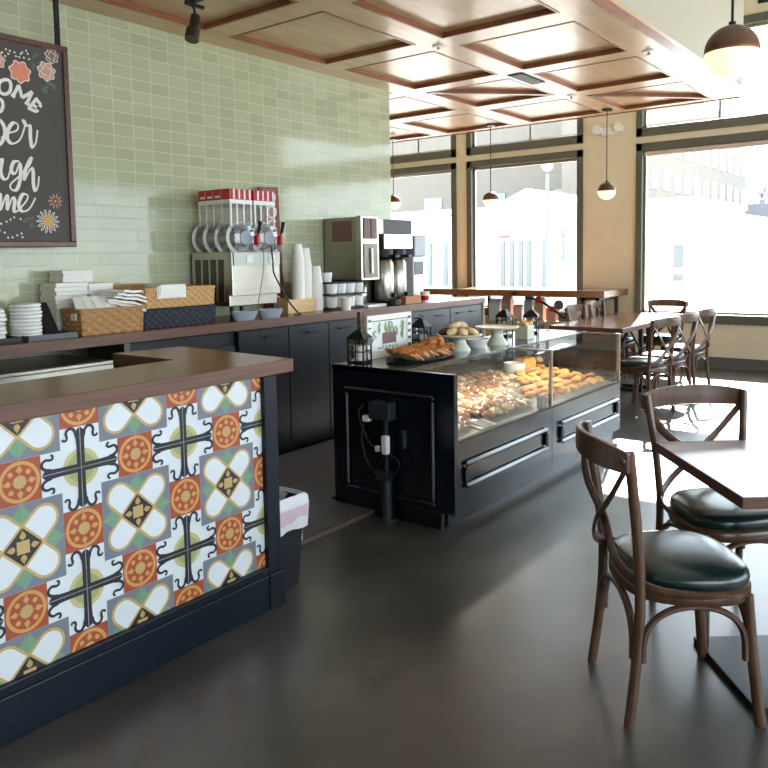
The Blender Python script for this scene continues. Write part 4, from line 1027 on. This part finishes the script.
# =================================================================== CHAIRS
chair = thing('cross_back_chair', 'chair', 'chair', (0, 0, 0))
def post(s): return spline([(s*.2, -.212, 0), (s*.192, -.186, .22), (s*.19, -.176, .43), (s*.2, -.192, .63), (s*.222, -.222, .85), (s*.226, -.228, .892)], 6)
for s in (-1, 1):
    MB().tube(post(s), [(.017, .0155)]*31, 12).build('rear_post', 'walnut', chair, world=False, smooth=True)
    MB().tube(spline([(s*.19, .165, .42), (s*.197, .182, .22), (s*.212, .205, .0)], 7), [(.018, .018)]*15, 12).build('front_leg', 'walnut', chair, world=False, smooth=True)
rl = MB(); N = 20; rr = []
for i in range(N+1):
    t = i/N*2-1; x = .243*t; y = -.234-.072*(1-t*t); rr.append((x, y))
for zt in (0, 1):
    pass
for i in range(N+1):
    x, y = rr[i]; a = rr[max(i-1, 0)]; b = rr[min(i+1, N)]; d = Vector((b[0]-a[0], b[1]-a[1], 0)).normalized(); nn = Vector((-d.y, d.x, 0))
    t = abs(i/N*2-1); hh = .042*(1-.25*t**4); zc = .862+.01*(1-t*t)
    for (du, dz) in ((-.0085, -hh), (.0085, -hh), (.0095, 0), (.0085, hh), (-.0085, hh), (-.0095, 0)):
        rl.v.append((x+nn.x*du, y+nn.y*du, zc+dz))
for i in range(N):
    for j in range(6): rl.f.append([i*6+j, (i+1)*6+j, (i+1)*6+(j+1) % 6, i*6+(j+1) % 6]); rl.m.append(0)
rl.f.append([0, 1, 2, 3, 4, 5]); rl.f.append([N*6+k for k in range(5, -1, -1)]); rl.m += [0, 0]
rl.build('top_rail', 'walnut', chair, world=False, bevel=.004)
for s in (-1, 1):
    MB().tube(spline([(s*.218, -.24, .83), (s*.13, -.256, .72), (0, -.245-.012*s, .615), (-s*.12, -.228, .51), (-s*.196, -.15, .452), (-s*.214, .0, .428), (-s*.212, .09, .42)], 7), [(.019, .0075)]*43, 8, flat=(0, .3, 1)).build('cross_brace', 'walnut', chair, world=False, smooth=True)
    MB().ball((s*.232, -.25, .868), .016, 10, sc=(1, .6, 1)).build('bolt_cap', 'walnut', chair, world=False, smooth=True)
def seatring(k, dz=0):
    o = []
    for i in range(40):
        t = 2*PI*i/40; c, s_ = cos(t), sin(t); e = .72
        x = .215*k*math.copysign(abs(c)**e, c); y = .205*k*math.copysign(abs(s_)**e, s_); x *= 1+.09*(y/.2)
        o.append((x, y+.012))
    return o
sr = MB(); levels = [(.99, .395), (1.02, .405), (1.02, .432), (.98, .44)]
for k, z in levels:
    for x, y in seatring(k): sr.v.append((x, y, z))
for i in range(len(levels)-1):
    for j in range(40): sr.f.append([i*40+j, i*40+(j+1) % 40, (i+1)*40+(j+1) % 40, (i+1)*40+j]); sr.m.append(0)
sr.f.append(list(range(40))[::-1]); sr.f.append([120+j for j in range(40)]); sr.m += [0, 0]
sr.build('seat_frame', 'walnut', chair, world=False, smooth=True)
cu = MB(); levels = [(.94, .438), (.985, .446), (1.0, .462), (.985, .476), (.93, .489), (.8, .497), (.55, .502), (.25, .504)]
for k, z in levels:
    for x, y in seatring(k): cu.v.append((x, y, z))
for i in range(len(levels)-1):
    for j in range(40): cu.f.append([i*40+j, i*40+(j+1) % 40, (i+1)*40+(j+1) % 40, (i+1)*40+j]); cu.m.append(0)
cu.f.append(list(range(40))[::-1]); cu.f.append([280+j for j in range(40)]); cu.m += [0, 0]
cush = cu.build('seat_cushion', 'seat', chair, world=False, smooth=True); cush['label'] = 'dark green vinyl seat cushion'
def arch(p, q):
    P0, P1 = Vector((p[0], p[1], .21)), Vector((q[0], q[1], .21)); m_ = (P0+P1)/2; d = P1-P0; out = []
    for i in range(21):
        t = PI*i/20; u = .5-.5*cos(t); out.append(P0+d*(.06+.88*u)+Vector((0, 0, .178*abs(sin(t))**.6)))
    return MB().tube(out, [(.013, .011)]*21, 8, flat=(d.y, -d.x, 0))
fl, frr, bl, br = (-.197, .182), (.197, .182), (-.193, -.19), (.193, -.19)
for a, b in ((fl, frr), (frr, br), (br, bl), (bl, fl)): arch(a, b).build('arched_brace', 'walnut', chair, world=False, smooth=True)
CH = [
 ((2.585, .778), math.radians(-51.2), 'cross-back chair with green seat nearest the viewer, its curved back to the left', 'chairs at the near square table'),
 ((3.255, .77), math.radians(-133.5), 'cross-back chair tucked under the near square table on its far side', 'chairs at the near square table'),
 ((7.19, 2.46), math.radians(78), 'cross-back chair first in the aisle-side row of three at the long tables', 'chairs at the long tables'),
 ((7.72, 2.44), math.radians(80), 'cross-back chair in the middle of the aisle-side row of three at the long tables', 'chairs at the long tables'),
 ((8.48, 2.46), math.radians(84), 'cross-back chair last in the aisle-side row of three at the long tables', 'chairs at the long tables'),
 ((9.48, 3.02), math.radians(180), 'cross-back chair alone at the window end of the long tables', 'chairs at the long tables'),
 ((8.36, 3.42), math.radians(-92), 'cross-back chair behind the long tables, nearer the display case', 'chairs at the long tables'),
 ((9.0, 3.42), math.radians(-88), 'cross-back chair behind the long tables, nearer the window ledge', 'chairs at the long tables'),
 ((7.9, .52), math.radians(-15), 'cross-back chair just showing at the right edge of the photo by the window', None)]
for i, ((x, y), a, lb, gp) in enumerate(CH):
    o = chair if i == 0 else dup(chair, (0, 0, 0))
    o.location = (x, y, 0); o.rotation_euler = (0, 0, a-PI/2); tag(o, lb, 'chair', gp)
    if gp is None and 'group' in o: del o['group']

# =================================================================== TABLES
e1 = Vector((-.776, -.631, 0)); e1.normalize(); e2 = Vector((-e1.y, e1.x, 0))*1
e2 = Vector((.631, -.776, 0)); e2.normalize()
P1 = Vector((2.98, .97, 0)); S = .70
nt = thing('cafe_table', 'square brown wood cafe table in the right foreground', 'table', (0, 0, 0))
q = [P1, P1+e1*S, P1+e1*S+e2*S, P1+e2*S]
q = [(v.x, v.y) for v in q]
tt = MB().prism(q, .722, .76); tt.m = [1]*len(tt.m); tt.m[1] = 0
tt.build('tabletop', ['tablewood', 'tableedge'], nt, bevel=.003)
cc = P1+e1*S/2+e2*S/2
MB().cyl((cc.x, cc.y, .03), (cc.x, cc.y, .70), .038).build('column', 'iron', nt, smooth=True)
h = .235
sq = [cc+e1*a*h+e2*b*h for a, b in ((-1, -1), (1, -1), (1, 1), (-1, 1))]
MB().prism([(v.x, v.y) for v in sq], 0, .022).build('base_plate', 'iron', nt, bevel=.003)
sq = [cc+e1*a*.2+e2*b*.2 for a, b in ((-1, -1), (1, -1), (1, 1), (-1, 1))]
MB().prism([(v.x, v.y) for v in sq], .7, .722).build('top_plate', 'iron', nt)
for i, (xa, xb, lb) in enumerate(((7.345, 8.29, 'long brown wood table nearest the display case, chairs along both sides'), (8.297, 9.45, 'long brown wood table butted on its twin, nearer the window'))):
    t = thing('dining_table', lb, 'table', ((xa+xb)/2, 3.1, 0), 0, 'long tables by the window')
    m = MB().box(xa, xb, 2.715, 3.50, .71, .76); m.m = [1]*6; m.m[1] = 0
    m.build('tabletop', ['tablewood', 'tableedge'], t, bevel=.003)
    for x in (xa+.1, xb-.14):
        MB().box(x, x+.04, 2.80, 2.84, 0, .71).box(x, x+.04, 3.38, 3.42, 0, .71).box(x, x+.04, 2.84, 3.38, .67, .71).box(x, x+.04, 2.84, 3.38, .0, .03).build('leg_frame', 'iron', t)
    MB().tube([(xa+.12, 2.82, .45), (xa+.45, 2.82, .7)], .012, 8).tube([(xb-.12, 2.82, .45), (xb-.45, 2.82, .7)], .012, 8).tube([(xa+.12, 3.4, .45), (xa+.45, 3.4, .7)], .012, 8).build('diagonal_brace', 'iron', t)
    MB().box(xa+.14, xb-.14, 3.09, 3.13, .15, .19).build('stretcher', 'tableedge', t)
# window ledge counter
lg = thing('window_bar', 'high brown wood bar running along the windows', 'bar table', (9.95, 5.8, 0))
m = MB().box(9.53, FX-.002, 3.77, 8.3, .925, 1.015); m.m = [1]*6; m.m[1] = 0
m.build('bar_top', ['tablewood', 'woodtop'], lg, bevel=.004)
for y in (3.9, 4.1, 5.9, 7.9):
    MB().box(9.62, 9.66, y-.02, y+.02, 0, .925).box(10.28, 10.32, y-.02, y+.02, 0, .925).box(9.62, 10.32, y-.02, y+.02, .88, .925).build('leg_frame', 'iron', lg)
MB().box(9.53, 9.545, 5.02, 5.1, .95, .985).build('plaque', 'pale', lg)
# folding arm and clutter under the bar
ar = thing('folding_arm', 'black diagonal arm with red joint and round disc under the window bar', 'arm', (9.8, 4.8, 0))
MB().tube([(9.8, 5.03, .895), (9.8, 4.82, .87)], .014, 8).tube([(9.8, 4.82, .87), (9.8, 4.42, .62)], .017, 8).build('arm', 'iron', ar)
MB().lathe([(.05, -.02), (.05, .02)], (9.8, 4.82, .865), 14, axis='x').build('joint', 'red', ar, smooth=True)
MB().lathe([(.04, -.02), (.04, .02)], (9.8, 4.62, .745), 14, axis='x').build('joint', 'red', ar, smooth=True)
MB().lathe([(.0, -.01), (.068, -.01), (.068, .01), (0, .01)], (9.82, 4.53, .80), 20, axis='x').build('disc', 'grey', ar, smooth=True)
sh = thing('low_shelf', 'pale low merchandise shelf under the window bar behind the lanterns', 'shelf', (10.15, 5.0, 0))
for z in (.2, .52): MB().box(10.0, 10.34, 4.25, 5.8, z, z+.03).build('shelf_board', 'cream', sh)
for y in (4.25, 5.0, 5.77): MB().box(10.0, 10.34, y, y+.03, 0, .55).build('upright', 'cream', sh)
gi = [(5.7, .18, .3, rgb(196, 204, 214), 'pale blue paper bag'), (5.5, .15, .34, rgb(172, 136, 122), 'brown pouch'), (5.31, .14, .22, rgb(222, 190, 182), 'pink paper bag'),
      (5.14, .12, .34, rgb(158, 172, 190), 'blue-grey pouch'), (4.97, .14, .33, rgb(186, 162, 134), 'tan kraft bag'), (4.78, .14, .2, rgb(214, 160, 152), 'dusty pink pouch'), (4.6, .12, .16, rgb(96, 88, 86), 'dark jar-shaped tin'), (4.42, .13, .2, rgb(226, 206, 200), 'pale pink bag')]
for k, (y, w_, h_, c, nm) in enumerate(gi):
    m = MB().box(-.06, .06, -w_/2, w_/2, 0, h_*.8); m.prism([(-.06, h_*.8), (.06, h_*.8), (.008, h_), (-.008, h_)], -w_/2, w_/2, T=Matrix(((1, 0, 0, 0), (0, 0, 1, 0), (0, 1, 0, 0), (0, 0, 0, 1))))
    o = m.build('gift_bag', mat('bag_'+nm.replace(' ', '_'), c, .7), world=False); o.location = (10.15, y, .551)
    tag(o, nm+' standing on the low shelf under the window bar', 'bag', 'bags on the low shelf')

# =================================================================== LAMPS, SIGNS, CEILING FITTINGS
def pendant(x, y, z, r, top, label, gp):
    o = thing('pendant_lamp', label, 'pendant lamp', (x, y, top), 0, gp)
    MB().lathe([(.055, -.022), (.06, -.02), (.06, 0), (0, 0)], (x, y, top-.001), 20).build('ceiling_cup', 'iron', o, smooth=True)
    MB().cyl((x, y, z+r*.98), (x, y, top-.01), .0055).cyl((x, y, z+r*.95), (x, y, z+r*1.12), .014).build('cord', 'iron', o, smooth=True)
    pr = [(r*sin(t*PI/24), r*cos(t*PI/24)) for t in range(13)]; pr[0] = (0, r)
    MB().lathe(pr[::-1], (x, y, z), 32).build('cap', 'cork', o, smooth=True)
    pr = [(r*.985*sin(t*PI/24), r*.985*cos(t*PI/24)) for t in range(12, 25)]; pr[-1] = (0, -r*.985)
    MB().lathe(pr[::-1], (x, y, z), 32).build('globe', 'globe', o, smooth=True)
    MB().lathe([(r*1.005, -.004), (r*1.005, .004)], (x, y, z), 32).build('ring', 'copper', o, smooth=True)
gp = 'globe pendant lamps under the wood canopy'
pendant(8.56, 6.41, 2.255, .102, CZ, 'globe pendant hanging beside the tiled wall end, in the left window', gp)
pendant(8.50, 4.84, 2.195, .102, CZ, 'globe pendant hanging in front of the middle window', gp)
pendant(8.55, 3.36, 2.213, .102, CZ, 'globe pendant hanging in front of the pier between the windows', gp)
pendant(3.365, .805, 2.301, .1055, 4.8, 'large near globe pendant at top right of the photo', None)
def spot(x, y, lb):
    o = thing('track_spotlight', lb, 'spotlight', (x, y, CZ), 0, 'black spotlights on the canopy')
    MB().box(x-.03, x+.05, y-.05, y+.05, CZ+.02, CZ+.036).box(x-.06, x+.08, y-.012, y+.012, CZ-.02, CZ-.0).cyl((x, y, CZ-.02), (x, y, CZ+.04), .02).build('mount', 'iron', o)
    MB().tube(spline([(x, y, CZ-.02), (x+.012, y, CZ-.06), (x, y-.005, CZ-.1)], 5), .008, 8).build('stem', 'iron', o)
    d = Vector((-.32, -.1, -1)).normalized(); p = Vector((x+.015, y, CZ-.075))
    MB().tube([p, p+d*.09, p+d*.1, p+d*.17], [.03, .033, .045, .045], 18).build('head', 'darksteel', o, smooth=True)
spot(3.245, 4.0, 'black spotlight on the wood ceiling over the tiled wall')
spot(2.02, 4.0, 'black spotlight cut off by the top edge, above the chalk sign')
def puck(x, y, lb):
    o = thing('sprinkler', lb, 'sprinkler', (x, y, CZ), 0, 'white sprinklers on the canopy')
    MB().lathe([(.0, -.012), (.045, -.01), (.05, 0), (0, 0)], (x, y, CZ), 20).build('plate', 'plasticwhite', o, smooth=True)
    MB().cyl((x, y, CZ-.035), (x, y, CZ-.01), .01).cyl((x, y, CZ-.04), (x, y, CZ-.035), .02).build('head', 'steel', o)
puck(5.1, 3.36, 'white sprinkler between the nearer coffers of the wood canopy')
puck(6.35, 2.15, 'small sprinkler at the outer edge of the wood canopy')
puck(7.56, 3.35, 'white sprinkler between the far coffers of the wood canopy')
vt = thing('ceiling_vent', 'black slot vent in the wood canopy', 'vent', (6.55, 3.35, CZ))
MB().box(6.32, 6.80, 3.275, 3.42, CZ-.008, CZ).build('grille', 'blackmatte', vt)
sv = MB()
for k in range(6): sv.box(6.33, 6.79, 3.285+k*.022, 3.293+k*.022, CZ-.013, CZ-.008)
sv.build('slat', 'iron', vt)
em = thing('emergency_light', 'white twin-head emergency light on the pier', 'emergency light', (FX-.04, 4.03, 3.15))
MB().box(FX-.05, FX-.001, 3.93, 4.15, 3.12, 3.22).build('body', 'plasticwhite', em, bevel=.008)
for y in (3.89, 4.19): MB().cyl((FX-.06, y, 3.21), (FX-.13, y, 3.20), .05, .06, 14).box(FX-.06, FX-.02, y-.05, y+.05, 3.15, 3.22).build('lamp_head', 'plasticwhite', em)
# wall vent above transom
wv = thing('wall_vent', 'dark slot on the wall above the right window', 'vent', (FX, 2.1, 4.56))
MB().box(FX-.01, FX, 1.9, 2.2, 4.50, 4.62).build('grille', 'blackmatte', wv)
SG = {'print': [[[(2.286, 2.526), (2.28, 2.556), (2.253, 2.56), (2.223, 2.542), (2.215, 2.512), (2.222, 2.484), (2.249, 2.477), (2.277, 2.496), (2.286, 2.526)]], [[(2.296, 2.475), (2.333, 2.542)], [(2.333, 2.542), (2.349, 2.471)], [(2.349, 2.471), (2.413, 2.517)], [(2.413, 2.517), (2.376, 2.441)], [(2.285, 2.481), (2.307, 2.468)], [(2.365, 2.448), (2.39, 2.435)]], [[(2.384, 2.41), (2.435, 2.477)], [(2.431, 2.483), (2.463, 2.446)], [(2.408, 2.445), (2.435, 2.426)], [(2.381, 2.418), (2.431, 2.401)], [(2.463, 2.446), (2.454, 2.434)], [(2.431, 2.401), (2.442, 2.415)]], [[(2.234, 2.411), (2.228, 2.437), (2.206, 2.444), (2.183, 2.426), (2.175, 2.401), (2.182, 2.377), (2.202, 2.369), (2.223, 2.381), (2.234, 2.411)]], [[(2.06, 2.454), (2.084, 2.518)], [(2.084, 2.518), (2.094, 2.464)], [(2.094, 2.464), (2.119, 2.524)], [(2.119, 2.524), (2.129, 2.465)]]], 'script': [[(2.149, 2.294), (2.178, 2.328), (2.213, 2.32), (2.234, 2.287), (2.234, 2.242), (2.211, 2.195), (2.178, 2.178), (2.158, 2.207), (2.165, 2.252), (2.201, 2.265)], [(2.212, 2.222), (2.254, 2.253), (2.306, 2.277), (2.315, 2.31), (2.29, 2.319), (2.261, 2.285), (2.248, 2.226), (2.274, 2.197), (2.317, 2.22), (2.343, 2.268), (2.362, 2.33), (2.35, 2.339), (2.367, 2.312), (2.388, 2.313), (2.387, 2.241), (2.396, 2.187), (2.42, 2.222), (2.433, 2.293)], [(2.136, 2.052), (2.172, 2.072), (2.21, 2.102), (2.199, 2.039), (2.208, 1.995), (2.236, 1.992), (2.262, 2.062)], [(2.312, 2.098), (2.278, 2.09), (2.261, 2.044), (2.283, 2.023), (2.314, 2.085), (2.313, 2.002), (2.29, 1.935), (2.26, 1.928), (2.252, 1.958), (2.296, 2.001), (2.333, 2.036)], [(2.333, 2.036), (2.368, 2.107), (2.386, 2.127), (2.371, 2.089), (2.346, 2.051), (2.338, 1.991), (2.353, 2.019), (2.382, 2.063), (2.393, 2.045), (2.391, 1.971), (2.401, 1.93), (2.419, 1.964), (2.428, 2.018)], [(2.131, 1.812), (2.161, 1.867), (2.188, 1.9), (2.187, 1.81), (2.216, 1.879), (2.23, 1.889), (2.228, 1.812), (2.257, 1.881), (2.272, 1.868), (2.265, 1.809), (2.287, 1.808), (2.345, 1.872), (2.349, 1.904), (2.319, 1.902), (2.295, 1.846), (2.313, 1.806), (2.357, 1.821), (2.399, 1.888)]], 'flower': [('coral', (2.344, 2.62), 0.057), ('blush', (2.508, 2.652), 0.05), ('taupe', (2.546, 2.749), 0.038), ('blush', (2.21, 2.662), 0.043), ('pinkline', (2.524, 1.875), 0.046), ('daisy', (2.47, 1.75), 0.073)], 'leaf': [((2.444, 2.734), 0.029), ((2.422, 2.67), 0.025), ((2.466, 2.697), 0.023), ((2.529, 2.584), 0.033), ((2.497, 2.542), 0.034), ((2.543, 2.563), 0.025), ((2.359, 1.771), 0.027), ((2.371, 1.724), 0.025), ((2.329, 1.747), 0.019)], 'dots': [(2.244, 2.712), (2.267, 2.735), (2.28, 2.711), (2.317, 2.727), (2.344, 2.705), (2.354, 2.725), (2.372, 2.706), (2.397, 2.734), (2.404, 2.704), (2.325, 2.706), (2.364, 2.736), (2.261, 2.694), (2.388, 2.75), (2.29, 2.73), (2.185, 1.729), (2.217, 1.742), (2.241, 1.755), (2.263, 1.768), (2.301, 1.76), (2.174, 1.689), (2.203, 1.678), (2.221, 1.649), (2.247, 1.651), (2.276, 1.663), (2.302, 1.674), (2.307, 1.652)]}
cs = thing('chalkboard_sign', 'framed black chalkboard sign with white lettering and flowers hung on the tiled wall', 'sign', (2.1, 4.5, 1.595))
sx0, sx1, sz0, sz1, sy = 1.56, 2.648, 1.594, 2.822, 4.49
panel_frame(MB(), sx0, sx1, sz0, sz1, .035, .03, 'y', sy+.012).build('frame', 'signwood', cs, bevel=.005)
MB().box(sx0+.03, sx1-.03, sy-.004, sy+.01, sz0+.03, sz1-.03).build('board', 'chalk', cs)
let = MB()
def put(mb, poly, lay, m=0): mb.face([(a, sy-.005-.0004*lay, b) for a, b in poly], m)
def letter(pts, wd, n):
    P_ = spline([(a, sy-.005, b) for a, b in pts], n) if len(pts) > 2 else [Vector((a, sy-.005, b)) for a, b in pts]
    rr_ = []
    for i in range(len(P_)):
        d = P_[min(i+1, len(P_)-1)]-P_[max(i-1, 0)]; rr_.append((.0016, wd(d)/2))
    let.tube(P_, rr_, 8, flat=(0, 1, 0))
for g in SG['print']:
    for s_ in g: letter(s_, lambda d: .021, 5)
for s_ in SG['script']:
    letter(s_, lambda d: .0105+.0125*max(0, min(1, (-d.z/(d.length+1e-9)+.1)*1.6)), 7)
let.build('lettering', 'chalkwhite', cs)
order = ['coral', 'blush', 'taupe', 'chalkwhite', 'yellow', 'leafgreen']; r3 = random.Random(4)
fl_ = MB()
for (c, r) in SG['leaf']:
    for k in range(5): put(fl_, circ(c[0]+r3.uniform(-.5, .5)*r, c[1]+r3.uniform(-.5, .5)*r, r*.55, 8, 1, .4, r3.random()*3), 1+k*.1, 5)
fl_.build('leaf_drawing', order, cs)['kind'] = 'stuff'
for nm, c, r in SG['flower']:
    fl_ = MB()
    if nm in ('coral', 'blush', 'taupe'):
        m_ = order.index(nm); o_ = [(c[0]+r*(1+.12*sin(7*t*PI/16))*cos(t*PI/16), c[1]+r*(1+.12*sin(7*t*PI/16))*sin(t*PI/16)) for t in range(32)]
        put(fl_, [((a-c[0])*1.1+c[0], (b-c[1])*1.1+c[1]) for a, b in o_], 2, 3); put(fl_, o_, 3, m_)
        for k in range(4):
            a0 = k*1.6
            for q in stroke([(c[0]+r*.75*cos(a0+t*.35)*(1-.1*t), c[1]+r*.75*sin(a0+t*.35)*(1-.1*t)) for t in range(5)], .004): put(fl_, q, 4, 3 if nm != 'coral' else 1)
    else:
        n_ = 14 if nm == 'daisy' else 10
        for k in range(n_):
            a0 = 2*PI*k/n_
            for d_ in (-.5, .5):
                for q in stroke([(c[0]+r*.4*cos(a0), c[1]+r*.4*sin(a0)), (c[0]+r*.75*cos(a0+d_*.22), c[1]+r*.75*sin(a0+d_*.22)), (c[0]+r*cos(a0), c[1]+r*sin(a0))], .0042, 3): put(fl_, q, 3, 3 if nm == 'daisy' else 1)
        put(fl_, circ(c[0], c[1], r*.42 if nm == 'daisy' else r*.2, 14), 4, 4 if nm == 'daisy' else 0)
    fl_.build('flower_drawing', order, cs)
fl_ = MB()
for p in SG['dots']: put(fl_, circ(p[0], p[1], .0065, 6), 3, 3)
fl_.build('dot_drawing', order, cs)['kind'] = 'stuff'
MB().box(2.585, 2.612, sy+.0, sy+.02, sz1, CZ).build('hanging_bar', 'iron', cs)
MB().box(1.6, 1.627, sy+.0, sy+.02, sz1, CZ).build('hanging_bar', 'iron', cs)
